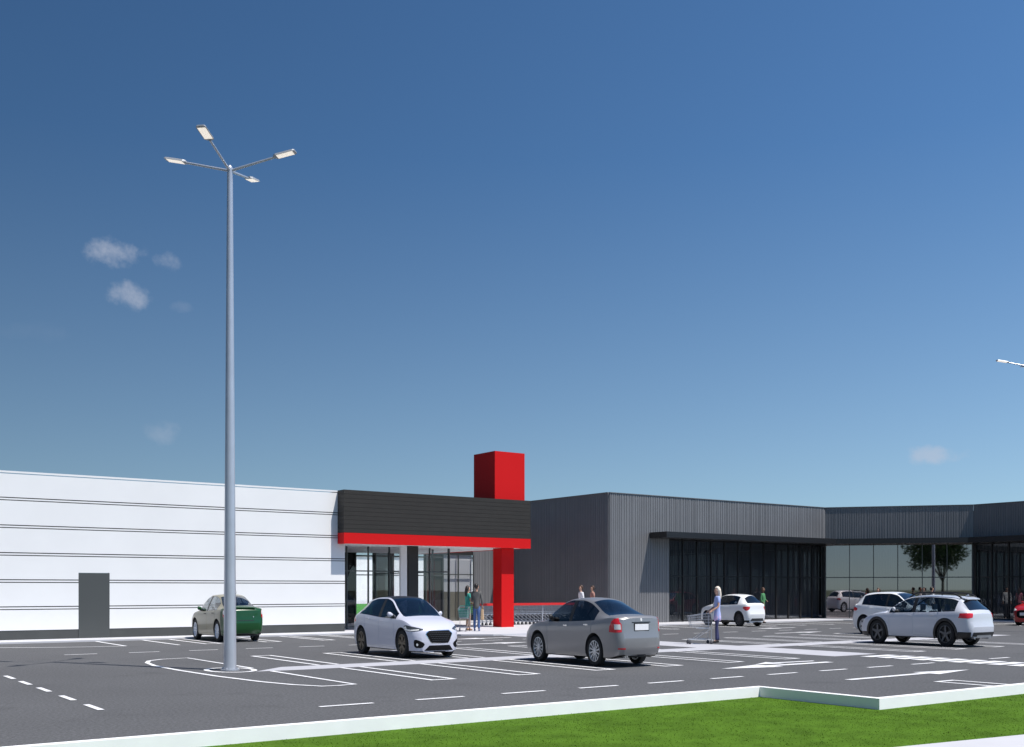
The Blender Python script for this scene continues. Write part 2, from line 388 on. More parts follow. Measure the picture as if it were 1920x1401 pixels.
# entrance lobby: glass front and side, columns, rear glazing
M['glass_mirror'].node_tree.nodes['Glossy BSDF'].inputs['Roughness'].default_value = .018
def glazing(name, p0, p1, z0, z1, npane, mw, trans, gmat, mmat, parent, depth=.08, side=1, fin=None):
    """a run of panes with posts; side = offset of the posts to the street side"""
    p0 = Vector(p0); p1 = Vector(p1); d = (p1 - p0); L = d.length; d.normalize(); nn = Vector((d.y, -d.x)) * side
    g = MB(); q = [p0, p1]
    g.add([(p0.x, p0.y, z0), (p1.x, p1.y, z0), (p1.x, p1.y, z1), (p0.x, p0.y, z1)], [(0, 1, 2, 3)])
    go = g.build(name, gmat, parent)
    m = MB()
    for k in range(npane + 1):
        a = p0 + d * (L * k / npane); lo = a - nn * depth * .35; hi = a + nn * (fin if fin else depth * .65)
        m.obox(lo, hi, mw, z0 + .001, z1)
    for k in range(npane):
        a = p0 + d * (L * k / npane + mw / 2 + .002); c = p0 + d * (L * (k + 1) / npane - mw / 2 - .002)
        for tz in trans: m.obox(a + nn * .012, c + nn * .012, .05, tz - .025, tz + .025)
    m.build('window_frame', mmat, go); return go
glazing('entrance_glass', (WX1 + .02, 37.4), (23.6, 37.4), .06, 3.34, 6, .042, (.14, 2.36), M['glass_clear'], M['mull'], hall)
glazing('entrance_glass', (23.6, 37.45), (23.6, 43.9), .06, 3.34, 5, .042, (.14, 2.36), M['glass_clear'], M['mull'], hall)
glazing('rear_glass', (22.62, 44.02), (27.4, 44.02), .06, 3.34, 5, .05, (.14, 2.3, 3.2), M['glass_clear'], M['mull'], hall)
glazing('lobby_glass', (27.42, 44.0), (29.2, 44.0), .06, 3.34, 2, .035, (2.36,), M['glass_clear'], M['mull'], hall)
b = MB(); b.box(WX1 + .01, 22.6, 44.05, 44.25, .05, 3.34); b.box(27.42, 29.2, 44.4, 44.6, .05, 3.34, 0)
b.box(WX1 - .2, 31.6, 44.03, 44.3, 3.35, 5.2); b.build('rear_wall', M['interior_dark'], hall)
b = MB(); b.box(27.42, 29.2, 44.12, 44.2, 1.5, 3.34); b.build('sky_reflection_board', M['painted_sky_reflection'], hall)  # boards added behind the lobby glass, coloured to imitate mirrored sky and ground
b = MB(); b.box(27.42, 29.2, 44.12, 44.2, .05, 1.495); b.build('ground_reflection_board', M['painted_ground_reflection'], hall)
b = MB(); b.box(20.82, 21.27, 35.98, 36.10, .05, 3.344); b.build('grey_column', M['black_board'], hall)
b = MB(); b.box(21.04, 21.36, 37.0, 37.10, .05, 3.344); b.build('white_column', M['soffit'], hall)
for x0, x1, nm_, mm_ in ((23.85, 24.7, 'red_panel', 'dark_red'), (26.42, 26.98, 'red_panel', 'dark_red'), (26.99, 27.40, 'brown_panel', 'brown'), (23.6, 23.84, 'brown_panel', 'brown')):
    b = MB(); b.box(x0, x1, 44.06, 44.2, .05, 3.34); b.build(nm_, M[mm_], hall)

# ------------------------------------------------------------------ the graphite retail building
shop = empty('graphite_retail_building', (0, 0, 0))
tag(shop, 'long low retail building in graphite ribbed cladding with black awning over dark glazing', 'building')
TOP = 6.04
def rib_wall(name, p0, p1, z0, z1, seed, parent, mtl=None):
    rnd = random.Random(seed); p0 = Vector(p0); p1 = Vector(p1); d = p1 - p0; L = d.length; d.normalize(); nn = Vector((d.y, -d.x))
    prof = []; s = 0.0
    while s < L - .16:
        g = rnd.choice((.028, .034, .05)); r_ = rnd.choice((.05, .065, .08, .11))
        prof += [(s, .0), (s + g, .0), (s + g + .006, .017), (s + g + .006 + r_, .017)]; s += g + r_ + .012
    prof += [(s, 0), (L, 0)]
    b = MB(); vs = []
    for (a, o) in prof:
        q = p0 + d * a + nn * o; vs += [(q.x, q.y, z0), (q.x, q.y, z1)]
    b.add(vs, [(2*i, 2*i+2, 2*i+3, 2*i+1) for i in range(len(prof) - 1)])
    q0 = p0 - nn * .03; q1 = p1 - nn * .03
    b.obox(q0, q1, .058, z0, z1)
    q0 = p0 + nn * .0; q1 = p1 + nn * .0
    b.obox(q0, q1, .10, z1 + .001, z1 + .03)
    return b.build(name, mtl or M['rib'], parent)
B0, B1, B2, B3 = (31.5, 36.25), (47.0, 36.22), (51.66, 30.43), (51.67, 15.0)
rib_wall('side_wall', (31.5, 44.2), (31.5, 36.30), 0.05, TOP, 1, shop)
rib_wall('front_wall', (31.55, 36.25), (35.3, 36.25), .05, TOP, 2, shop)
rib_wall('front_wall', (35.3, 36.25), (47.0, 36.22), 4.05, TOP, 3, shop)
rib_wall('angled_wall', (47.0, 36.22), (51.66, 30.43), 4.05, TOP, 4, shop)
rib_wall('wing_wall', (51.67, 30.43), (51.67, 15.0), 4.05, TOP, 5, shop)
rib_wall('rear_recess_wall', (29.22, 44.0), (31.52, 44.0), .05, 5.2, 6, shop)
r = MB(); r.prism([(31.6, 36.35), (47.05, 36.32), (51.76, 30.5), (51.76, 15), (75, 15), (75, 60), (31.6, 60)], 5.6, 5.75)
r.build('roof', M['roof'], shop)
a = MB()
a.prism([(34.0, 35.07), (46.41, 35.07), (50.49, 30.02), (50.49, 15), (51.62, 15), (51.62, 30.41), (46.98, 36.19), (34.0, 36.21)], 4.03, 4.30)
a.build('awning', M['black_metal'], shop)
glazing('shop_window', (35.32, 36.33), (46.95, 36.33), .06, 4.06, 12, .07, (.10, 2.26, 3.98), M['glass_solar'], M['black_metal'], shop, fin=.06)
glazing('shop_window', (47.03, 36.22), (51.66, 30.50), .06, 4.06, 6, .035, (2.26,), M['glass_mirror'], M['mull'], shop)
glazing('shop_window', (51.75, 30.36), (51.75, 15.0), .06, 4.06, 17, .07, (.10, 2.26, 3.98), M['glass_solar'], M['black_metal'], shop, fin=.06)
rib_wall('inner_ribbed_wall', (35.4, 36.8), (47.2, 36.8), .05, 4.0, 7, shop)
rib_wall('inner_ribbed_wall', (47.3, 36.75), (52.2, 30.7), .05, 4.0, 8, shop)
rib_wall('inner_ribbed_wall', (52.25, 30.5), (52.25, 15.0), .05, 4.0, 9, shop)
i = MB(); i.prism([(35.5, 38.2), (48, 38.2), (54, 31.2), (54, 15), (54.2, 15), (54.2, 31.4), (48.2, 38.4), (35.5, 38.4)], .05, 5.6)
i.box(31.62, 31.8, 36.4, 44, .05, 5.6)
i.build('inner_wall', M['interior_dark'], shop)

# white hall and lawn far behind, seen through the entrance glass
far = empty('distant_white_hall', (75, 132, 0))
tag(far, 'plain white hall on the lawn beyond the entrance glass', 'building')
b = MB(); b.box(-22, 25, 0, 20, -.19, 6.2); b.build('wall', M['white_panel'], far)
b = MB(); b.box(-22.2, 25.2, -.2, 20.2, 6.2, 6.4); b.build('roof_edge', M['plinth'], far)
M['lawn'] = mat('bright_lawn', (.055, .24, .03), .9, var=.1, vscale=.5)
b = MB(); b.sheet([(20, 66), (160, 66), (160, 112), (20, 112)], -.15); tag(b.build('rear_lawn', M['lawn']), kind='structure')

b = MB(); b.sheet([(20, 112), (160, 112), (160, 131.9), (20, 131.9)], -.15); tag(b.build('added_pale_ground', M['paving']), kind='structure')  # pale ground added to keep green lawn bounce off the white hall

# ------------------------------------------------------------------ lamp posts
M['galv'] = mat('galvanised_steel', (.50, .52, .57), .30, metal=.45, var=.05, vscale=3)
M['lamp_grey'] = mat('lamp_housing', (.35, .37, .40), .45, metal=.3)
M['lens'] = mat('lamp_lens', (.85, .80, .72), .4, emit=((1, .9, .8), .55))
def lamp_post():
    root = empty('lamp_post', (0, 0, 0)); HT = 10.16
    p = MB(); p.tube((0, 0, 0), (0, 0, HT), .128, .056, n=28); p.build('pole', M['galv'], root, sm=40)
    p = MB(); p.tube((0, 0, .0), (0, 0, .03), .19, .19, n=20)
    for k in range(4): p.tube((.155*math.cos(k*1.571+.785), .155*math.sin(k*1.571+.785), .03), (.155*math.cos(k*1.571+.785), .155*math.sin(k*1.571+.785), .06), .018, n=6)
    p.build('base_plate', M['galv'], root)
    p = MB(); p.tube((0, 0, HT), (0, 0, HT + .05), .056, .03, n=16); p.build('pole_cap', M['galv'], root)
    for k in range(4):
        t = math.radians(-43.8 + 90 * k); c, s_ = math.cos(t), math.sin(t)
        a = MB(); a.tube((.03*c, .03*s_, HT - .05), (.95*c, .95*s_, HT + .165), .026, .022, n=10)
        ao = a.build('arm', M['galv'], root, sm=40)
        u = Vector((c, s_, .2)).normalized(); v = Vector((-s_, c, 0)); nn = u.cross(v)
        o = Vector((.93*c, .93*s_, HT + .165))
        hb = MB()
        def P(a_, b_, z_): return o + u * a_ + v * b_ + nn * z_
        prof = [(0, .05, .0, .03), (.05, .098, -.010, .032), (.42, .102, -.010, .028), (.46, .08, -.006, .02)]
        vs = []
        for (q, hw, zl, zh) in prof: vs += [P(q, -hw, zl), P(q, hw, zl), P(q, hw * .8, zh), P(q, -hw * .8, zh)]
        fs = [(0, 1, 2, 3), (15, 14, 13, 12)]
        for j in range(3):
            for i_ in range(4): fs.append((4*j + (i_+1) % 4, 4*j + i_, 4*j + 4 + i_, 4*j + 4 + (i_+1) % 4))
        hb.add(vs, fs); ho = hb.build('lamp_head', M['lamp_grey'], root)
        lb = MB(); lb.add([P(.07, -.082, -.0145), P(.07, .082, -.0145), P(.41, .082, -.0145), P(.41, -.082, -.0145), P(.07, -.082, -.008), P(.07, .082, -.008), P(.41, .082, -.008), P(.41, -.082, -.008)],
                          [(3,2,1,0),(0,1,5,4),(1,2,6,5),(2,3,7,6),(3,0,4,7)]); lb.build('lamp_lens', M['lens'], ho)
    return root
lp = lamp_post(); lp.location = (7.72, 20.52, 0)
tag(lp, 'tall galvanised lamp post with four arms standing in the painted island', 'lamp post', 'four armed lamp posts along the parking row')
lq = copy_tree(lp); lq.location = (39.55, 20.82, 0)
tag(lq, 'lamp post at the right edge, only one arm and lamp in view', 'lamp post', 'four armed lamp posts along the parking row')

# ------------------------------------------------------------------ trees
M['bark'] = mat('bark', (.10, .08, .06), .95, var=.3, vscale=8)
M['leaf'] = mat('leaf', (.05, .10, .025), .7, var=.45, vscale=.9)
M['leaf_pale'] = mat('leaf_pale', (.10, .19, .09), .7, var=.4, vscale=1.2)
def tree(name, loc, h, crown_z, rx, seed, leafm, nleaf=5000, leaf=.12, label=None, group=None):
    rnd = random.Random(seed); root = empty(name, loc)
    t = MB(); t.tube((0, 0, -.2), (.05, .03, crown_z), h * .022, h * .015, n=10)
    cz = (crown_z + h) / 2; rz = (h - crown_z) / 2
    clumps = []
    for k in range(16):
        a = rnd.uniform(0, 6.28); e = rnd.uniform(-.7, 1); rr = rnd.uniform(.35, .85)
        c = Vector((math.cos(a) * rx * rr * math.cos(e * .9), math.sin(a) * rx * rr * math.cos(e * .9), cz + rz * .85 * math.sin(e * 1.2) * rr))
        clumps.append((c, rnd.uniform(.26, .42) * rx))
        b0 = Vector((.05, .03, crown_z * rnd.uniform(.8, 1.0))); mid = (b0 + c) / 2 + Vector((0, 0, .15 * h * rnd.random()))
        t.tube(b0, mid, h * .008, h * .005, n=6); t.tube(mid, c, h * .005, h * .002, n=6)
    t.build('trunk', M['bark'], root, sm=50)
    vs, fs = [], []
    for i_ in range(nleaf):
        c, rad = rnd.choice(clumps)
        d = Vector((rnd.gauss(0, 1), rnd.gauss(0, 1), rnd.gauss(0, 1))).normalized()
        p = c + Vector((d.x, d.y, d.z * .75)) * rad * (rnd.random() ** .45)
        n1 = Vector((rnd.gauss(0, 1), rnd.gauss(0, 1), rnd.gauss(0, 1))).normalized(); n2 = n1.orthogonal().normalized(); l = leaf * rnd.uniform(.6, 1.4)
        k = len(vs); vs += [p - n1 * l, p + n2 * l * .5, p + n1 * l, p - n2 * l * .5]; fs.append((k, k+1, k+2, k+3))
    me = bpy.data.meshes.new('crown'); me.from_pydata(vs, [], fs); me.materials.append(leafm); me.update(); link('crown', me, root)
    if label: tag(root, label, 'tree', group)
    return root
tree('tree', (72.9, 64.6, -.19), 9.8, 4.5, 2.2, 3, M['leaf_pale'], 3500, .14, 'pale green treetop just showing above the graphite building roof')
tree('tree', (8.7, -12.0, -.19), 8.6, 2.9, 4.1, 11, M['leaf'], 9000, .16, 'dark spreading tree mirrored in the angled glazing of the graphite building')
for k, (x, y, hh) in enumerate(((43, -17, 8.5), (48, -21, 9.5), (52.5, -19, 8.0))):
    tree('tree', (x, y, -.19), hh, 2.8, 2.4, 20 + k, M['leaf'], 2500, .2, 'dark green tree mirrored in the entrance lobby glass', 'trees mirrored in the lobby glass')
# ------------------------------------------------------------------ cars
SQ = .765                                   # plan scale of vehicles (the place is narrow in plan for its height)
def pchip(keys):
    xs = [k[0] for k in keys]; ys = [k[1] for k in keys]; n = len(xs)
    h = [xs[i+1] - xs[i] for i in range(n-1)]; dl = [(ys[i+1] - ys[i]) / h[i] for i in range(n-1)]
    m = [0.0] * n; m[0] = dl[0]; m[-1] = dl[-1]
    for i in range(1, n-1):
        if dl[i-1] * dl[i] > 0:
            w1 = 2*h[i] + h[i-1]; w2 = h[i] + 2*h[i-1]; m[i] = (w1 + w2) / (w1 / dl[i-1] + w2 / dl[i])
    def f(x):
        if x <= xs[0]: return ys[0]
        if x >= xs[-1]: return ys[-1]
        i = 0
        while x > xs[i+1]: i += 1
        t = (x - xs[i]) / h[i]
        return ((2*t**3 - 3*t**2 + 1) * ys[i] + (t**3 - 2*t**2 + t) * h[i] * m[i] + (-2*t**3 + 3*t**2) * ys[i+1] + (t**3 - t**2) * h[i] * m[i+1])
    return f
def paint(name, col, rough=.32, metal=.0, coat=.55):
    return mat(name, col, rough, metal, coat)
M['rubber'] = mat('tyre_rubber', (.015, .015, .016), .85)
M['trim'] = mat('black_trim', (.014, .014, .015), .45)
M['black_mesh'] = mat('black_mesh', (.007, .007, .008), .75, spec=.15)
M['cabin'] = mat('cabin_dark', (.03, .03, .034), .8)
M['seat'] = mat('seat_fabric', (.09, .09, .10), .9)
M['car_glass'] = glass_mat('car_glass', .07, (.42, .47, .50), power=3.5)
M['car_glass_dark'] = glass_mat('privacy_glass', .08, (.16, .19, .24), power=3.5)
M['lamp_red'] = mat('tail_lamp_red', (.62, .016, .025), .15, coat=.5)
M['lamp_white'] = mat('lamp_white', (.75, .75, .74), .15, coat=.6)
M['lamp_dark'] = mat('headlamp_dark', (.05, .055, .06), .12, coat=.6)
M['plate'] = mat('plate_white', (.8, .8, .82), .5)
M['chrome'] = mat('chrome', (.75, .76, .78), .15, metal=1.0)
M['alloy'] = mat('alloy_wheel', (.55, .57, .60), .3, metal=.7)
M['alloy_dark'] = mat('dark_alloy', (.10, .105, .115), .35, metal=.6)
M['alloy_bronze'] = mat('black_bronze_alloy', (.13, .11, .085), .35, metal=.6)

def clean_poly(pts, rounds=1):
    for _ in range(rounds):
        q = []
        for i in range(len(pts)):
            a, b = pts[i], pts[(i+1) % len(pts)]
            q += [(a[0]*.78 + b[0]*.22, a[1]*.78 + b[1]*.22), (a[0]*.22 + b[0]*.78, a[1]*.22 + b[1]*.78)]
        pts = q
    return pts
def decal(bvh, pts, org, dirv, eps=.006, res=.05, rnd=1, name='decal', mtl=None, parent=None, mirror=False, thick=.012):
    """a lamp, grille or plate laid on the bodywork: outline seen along dirv, given real thickness"""
    d = Vector(dirv).normalized(); e1 = Vector((d.y, -d.x, 0)).normalized(); e2 = Vector((0, 0, 1))
    P = clean_poly(pts, rnd) if rnd else pts
    bm = bmesh.new()
    vs = [bm.verts.new((p[0], p[1], 0)) for p in P]; bm.faces.new(vs)
    bmesh.ops.triangulate(bm, faces=bm.faces[:])
    for _ in range(5):
        es = [e for e in bm.edges if e.calc_length() > res]
        if not es: break
        bmesh.ops.subdivide_edges(bm, edges=es, cuts=1); bmesh.ops.triangulate(bm, faces=[f for f in bm.faces if len(f.verts) > 3])
    o = Vector(org); bad = []
    for v in bm.verts:
        p = o + e1 * v.co.x + e2 * v.co.y - d * 3
        hit = bvh.ray_cast(p, d)
        if hit[0] is None: bad.append(v); continue
        nrm = hit[1] if hit[1].dot(d) < 0 else -hit[1]
        v.co = hit[0] + nrm * eps
    if bad: bmesh.ops.delete(bm, geom=bad, context='VERTS')
    bm.normal_update()
    for f in bm.faces:
        if f.normal.dot(d) > 0: f.normal_flip()
    ret = bmesh.ops.extrude_face_region(bm, geom=bm.faces[:])
    top = set(v for v in ret['geom'] if isinstance(v, bmesh.types.BMVert))
    for v in bm.verts:
        if v not in top: v.co += d * thick
    if mirror:
        for v in bm.verts: v.co.x = -v.co.x
    bmesh.ops.recalc_face_normals(bm, faces=bm.faces[:])
    me = bpy.data.meshes.new(name); bm.to_mesh(me); bm.free(); me.materials.append(mtl); smooth(me, 40)
    return link(name, me, parent)

def wheel_parts(parent, x, y, r, wdt, style, rimm, side):
    """tyre and rim as children of a wheel mesh (the brake disc and hub)"""
    hub = MB(); s = side
    hub.lathe([(.0, s*.02), (r*.655, s*.02), (r*.655, -s*.02), (0, -s*.02)], 'x', 24)
    ho = hub.build('wheel', M['trim'], parent); ho.location = (x, y, r)
    t = MB(); w = wdt / 2; ri = r * .70
    t.lathe([(ri, -w*.9), (r*.86, -w), (r*.965, -w*.9), (r*.998, -w*.62), (r, 0), (r*.998, w*.62), (r*.965, w*.9), (r*.86, w), (ri, w*.9), (ri, -w*.9)], 'x', 40)
    t.build('tyre', M['rubber'], ho, sm=50)
    m = MB(); f = s * w * .88
    m.lathe([(ri*1.02, f), (ri*.94, f + s*.004), (ri*.90, f - s*.02), (ri*.88, -f), (ri*1.0, -f)], 'x', 40)
    m.lathe([(.0, f - s*.005), (r*.13, f - s*.008), (r*.16, f - s*.03), (r*.16, f - s*.06)], 'x', 20)
    n, wd1, wd2, pair = dict(multi=(12, .026, .034, 0), ten=(10, .030, .042, 0), five=(5, .075, .055, 0), fivey=(5, .02, .02, 1), twin=(7, .030, .036, 0))[style]
    def spoke(a0, a1, b0, b1):
        d0 = Vector((0, math.cos(a0), math.sin(a0))); d1 = Vector((0, math.cos(a1), math.sin(a1)))
        p0 = d0 * r * .10; p1 = d1 * ri * .93; dd = (p1 - p0).normalized(); nn = Vector((1, 0, 0)).cross(dd)
        vs = []
        for (p, hw, xx) in ((p0, b0, f - s*.012), (p1, b1, f - s*.006)):
            vs += [p - nn*hw + Vector((xx, 0, 0)), p + nn*hw + Vector((xx, 0, 0)), p + nn*hw + Vector((xx - s*.03, 0, 0)), p - nn*hw + Vector((xx - s*.03, 0, 0))]
        m.add(vs, [(0,1,5,4),(1,2,6,5),(2,3,7,6),(3,0,4,7)])
    for k in range(n):
        a = 2 * math.pi * k / n + .3
        if pair: spoke(a, a - .30, wd1, wd2); spoke(a, a + .30, wd1, wd2); spoke(a - .1, a + .05, .028, .012)
        else: spoke(a, a, wd1 / 2, wd2 / 2)
    me = m.mesh('rim', rimm); bm = bmesh.new(); bm.from_mesh(me); bmesh.ops.recalc_face_normals(bm, faces=bm.faces[:]); bm.to_mesh(me); bm.free(); smooth(me, 35)
    link('rim', me, ho)
    return ho

def car(S, loc, rz, label, cat='car', group=None):
    L, W = S['L'], S['W']; W2 = W / 2; A0, A1 = S['axles']; YO = (A0 + A1) / 2       # y = YO - u
    zc, zb, zs = pchip(S['zc']), pchip(S['zb']), pchip(S.get('zs', [(0, .18), (.5, .15), (L - .5, .16), (L, .23)]))
    uc, uw, ub0, ub1 = S['cowl'], S['wtop'], S['btop'], S['bbot']
    rail = pchip(S['rail'])
    r0, r1 = S['rail'][0][0], S['rail'][-1][0]
    wf = pchip(S.get('wf', [(0, .66), (.012, .715), (.04, .775), (.10, .845), (.22, .91), (.45, .965), (.9, 1), (L - 1.0, 1), (L - .5, .975), (L - .25, .94), (L - .12, .895), (L - .05, .835), (L - .015, .775), (L, .72)]))
    yrf = pchip([(0, .70), (uc - .1, .76), (uc + .25, .80), (uw, .67), (uw + .3, .645), (ub0 - .2, .64), (ub0, .65), (min(ub1, L - .02), S.get('yrb', .70)), (L + .01, .72)])
    bulge_f, bulge_r = S.get('bf', .20), S.get('br', .10)
    fprof = pchip(S.get('fprof', [(0, .10), (.3, .03), (.5, 0), (.62, .02), (.78, .12), (1.2, .25)]))
    rprof = pchip(S.get('rprof', [(0, .16), (.28, .06), (.42, .005), (.55, 0), (.64, .01), (.70, .045), (.9, .06), (1.0, .075), (1.5, .14)]))
    seams = S['seams']; d0, dB, d1 = S['doors']
    us = set(L * i / 64 for i in range(65)) | {.012, .025, .04, .06, .08, .13, .17, L - .008, L - .015, L - .03, L - .05, L - .075, L - .14, L - .18}
    for k in (uc, uw, ub0, ub1, r0, r1, S['sw0'], S['swB0'], S['swB1'], S['sw1'], d0, dB, d1, .04, .1, L - .04, L - .1): us.add(k)
    for k in seams: us |= {k - .011, k, k + .011}
    us = sorted(u for u in us if 0 <= u <= L)
    keep = [us[0]]
    keyset = set([uc, uw, ub0, ub1, S['sw0'], S['swB0'], S['swB1'], S['sw1'], d0, dB, d1, 0, L] + [k + e for k in seams for e in (-.011, 0, .011)])
    for u in us[1:]:
        if u - keep[-1] < .006 and u not in keyset: continue
        if u - keep[-1] < .0025: continue
        keep.append(u)
    us = keep
    shz = S.get('shoulder', .11)
    def ring(u):
        w = W2 * wf(u); z0 = zs(u); b = zb(u); c = max(zc(u), b + .004)
        s = b - shz
        if u <= r0 or u >= r1: zr = b + .62 * (c - b)
        else: zr = min(rail(u), c - .012)
        zr = max(zr, b + .5 * min(.03, c - b))
        yr = w * yrf(u); yb = .945 * w
        bl = max(0, min(1, (zr - b) / .3))
        P = [(0, z0 + .03), (.5*w, z0 + .03), (.84*w, z0 + .02), (.935*w, z0 + .045), (.963*w, z0 + .12), (.978*w, z0 + .30*(s - z0)), (.993*w, z0 + .58*(s - z0)),
             (1.0*w, z0 + .84*(s - z0)), (.998*w, s), (.985*w, s + .03), (.968*w, b - .035), (yb, b)]
        for t in (.25, .5, .75):
            P.append((yb + (yr - yb) * t + .018 * bl * math.sin(math.pi * t), b + (zr - b) * (t + (.06 * math.sin(math.pi*t)) * (1 - bl))))
        P.append((yr, zr))
        y13 = yr - .05; z13 = zr + min(.045, .45 * (c - zr)); P.append((y13, z13))
        for q in (.8, .55, .28): P.append((y13 * q, z13 + (c - z13) * (1 - q * q)))
        P.append((0, c)); return P
    NR = len(ring(1.0))
    def place(u, y, z):
        k = max(0, 1 - u / .85); u2 = u + k * k * (fprof(z) + bulge_f * (abs(y) / W2) ** 2.4)
        k = max(0, 1 - (L - u) / .75); u2 -= k * k * (rprof(z) + bulge_r * (abs(y) / W2) ** 2.4)
        return (y, YO - u2, z)
    V, F, MI = [], [], []
    idx = {}
    RW, RI = 11, 15           # belt row, rail row
    for i, u in enumerate(us):
        P = ring(u)
        for j, (y, z) in enumerate(P):
            if any(abs(u - k) < .002 for k in seams) and (4 <= j <= 10) and seams[[n for n, k in enumerate(seams) if abs(u - k) < .002][0]] in S['side_seams']: y -= .012
            for sgn in ((1,) if j in (0, NR - 1) else (1, -1)):
                idx[(i, j, sgn)] = len(V); V.append(place(u, sgn * y, z))
            if j in (0, NR - 1): idx[(i, j, -1)] = idx[(i, j, 1)]
    BODY, GF, GR, WS, RWIN, LIN, TRIM, HOOD, DF, DR, BOOT, BUMP = range(12)
    def cell(u, j):
        if RW <= j < RI and S['sw0'] <= u <= S['sw1']:
            if S['swB0'] <= u <= S['swB1']: return TRIM
            return GF if u < S['swB0'] else GR
        if j >= RI + 1:
            if uc < u < uw: return WS
            if ub0 < u < ub1: return RWIN
            if S.get('dark_roof') and uw <= u <= ub0: return TRIM
            if .10 < u < uc: return HOOD
            if u > ub1: return BOOT
        if 4 <= j < RW - 0 and j < 11:
            if d0 < u < dB: return DF
            if dB < u < d1: return DR if S.get('four', True) else BODY
        if j < 4: return TRIM if S.get('dark_sill') and j >= 2 else (TRIM if j < 3 else BODY)
        if (u < .32 or u > L - .32) and j < 7: return BUMP
        return BODY
    for i in range(len(us) - 1):
        um = (us[i] + us[i+1]) / 2
        for j in range(NR - 1):
            for sgn in (1, -1):
                q = [idx[(i, j, sgn)], idx[(i+1, j, sgn)], idx[(i+1, j+1, sgn)], idx[(i, j+1, sgn)]]
                q = list(dict.fromkeys(q))
                if sgn == -1: q.reverse()
                F.append(q); MI.append(cell(um, j))
    KC = 12
    for (i, end) in ((0, 0), (len(us) - 1, 1)):
        P = ring(us[i]); g = {}
        for j in range(NR):
            for k in range(KC + 1):
                s = -1 + 2 * k / KC
                if k == 0: g[(j, k)] = idx[(i, j, -1)]
                elif k == KC: g[(j, k)] = idx[(i, j, 1)]
                elif j in (0, NR - 1): g[(j, k)] = idx[(i, j, 1)]
                else: g[(j, k)] = len(V); V.append(place(us[i], s * P[j][0], P[j][1]))
        for j in range(NR - 1):
            for k in range(KC):
                q = list(dict.fromkeys([g[(j, k)], g[(j, k+1)], g[(j+1, k+1)], g[(j+1, k)]]))
                if len(q) < 3: continue
                if end == 0: q.reverse()
                F.append(q); MI.append(BUMP if j < S.get('bumprow', 7) else (BOOT if end and 1 <= k < KC - 1 else BODY))
    mats = [S['paint'], M['car_glass'], S.get('rear_glass', M['car_glass_dark']), S.get('ws_glass', M['car_glass']), S.get('back_glass', M['car_glass_dark']), M['cabin'], M['trim'],
            S['paint'], S['paint'], S['paint'], S.get('boot_paint', S['paint']), S.get('bump_paint', S['paint'])]
    me = bpy.data.meshes.new('car_shell'); me.from_pydata(V, [], F)
    for m_ in mats: me.materials.append(m_)
    me.polygons.foreach_set('material_index', MI); me.update()
    bm = bmesh.new(); bm.from_mesh(me); bmesh.ops.remove_doubles(bm, verts=bm.verts, dist=.0004)
    bmesh.ops.recalc_face_normals(bm, faces=bm.faces[:]); bm.to_mesh(me); bvh = BVHTree.FromBMesh(bm); bm.free()
    body = link('body', me)
    # wheel arches cut out of the shell
    ra = S['r'] + S.get('arch', .055)
    cm = MB()
    for A in (A0, A1):
        for sgn in (1, -1):
            n = 36; xs_ = (W2 * 1.15, W2 * .56)
            vs = [(sgn * xx, YO - A + ra * math.cos(2*math.pi*k/n), S['r'] + .01 + ra * math.sin(2*math.pi*k/n)) for xx in xs_ for k in range(n)]
            cm.add(vs, [(k, (k+1) % n, n + (k+1) % n, n + k) for k in range(n)] + [tuple(range(n-1, -1, -1)), tuple(range(n, 2*n))], LIN)
    cme = cm.mesh('cutter', mats)
    bm = bmesh.new(); bm.from_mesh(cme); bmesh.ops.recalc_face_normals(bm, faces=bm.faces[:]); bm.to_mesh(cme); bm.free()
    co = link('cutter', cme)
    md = body.modifiers.new('arch', 'BOOLEAN'); md.operation = 'DIFFERENCE'; md.object = co; md.solver = 'EXACT'
    dg = bpy.context.evaluated_depsgraph_get(); dg.update()
    cut = bpy.data.meshes.new_from_object(body.evaluated_get(dg))
    bpy.data.objects.remove(body); bpy.data.objects.remove(co)
    root = empty(S['name'], (loc[0], loc[1], 0), rz, (SQ, SQ, 1))
    tag(root, label, cat, group)
    # split the shell into its parts
    cv = [v.co.copy() for v in cut.vertices]
    parts = {}
    for p in cut.polygons:
        k = p.material_index; sd_ = 0
        if k in (GF, GR, DF, DR): sd_ = 1 if p.center.x > 0 else -1
        if k in (BUMP, ): sd_ = 1 if p.center.y > 0 else -1
        if k == LIN or k == TRIM: k = BODY
        parts.setdefault((k, sd_), []).append((p.index, p.material_index))
    nm = {BODY: 'body', GF: 'side_window', GR: 'side_window', WS: 'windscreen', RWIN: 'rear_window', HOOD: 'bonnet', DF: 'door', DR: 'door', BOOT: S.get('boot_name', 'boot_lid'), BUMP: 'bumper'}
    made = {}
    nrm = [v.normal.copy() for v in cut.vertices]
    for (k, sd_), lst in parts.items():
        b = MB(); remap = {}
        opaque = k not in (GF, GR, WS, RWIN)
        vs, fs, ms = [], [], []
        for (pi, mi) in lst:
            p = cut.polygons[pi]; q = []
            for vi in p.vertices:
                if vi not in remap: remap[vi] = len(vs); vs.append(cv[vi])
                q.append(remap[vi])
            fs.append(q); ms.append(0 if mi not in (LIN, TRIM) else (1 if mi == TRIM else 2))
        if opaque:                                      # inner lining so the cabin is dark
            nv = len(vs); inv = {v: k2 for k2, v in remap.items()}
            vs += [cv[inv[t]] - nrm[inv[t]] * .018 for t in range(nv)]
            for f_, m_ in list(zip(fs, ms)):
                if m_ != 2: fs.append([t + nv for t in reversed(f_)]); ms.append(2)
        m2 = bpy.data.meshes.new(nm[k]); m2.from_pydata(vs, [], fs)
        for mm in (mats[k], M['trim'], M['cabin']): m2.materials.append(mm)
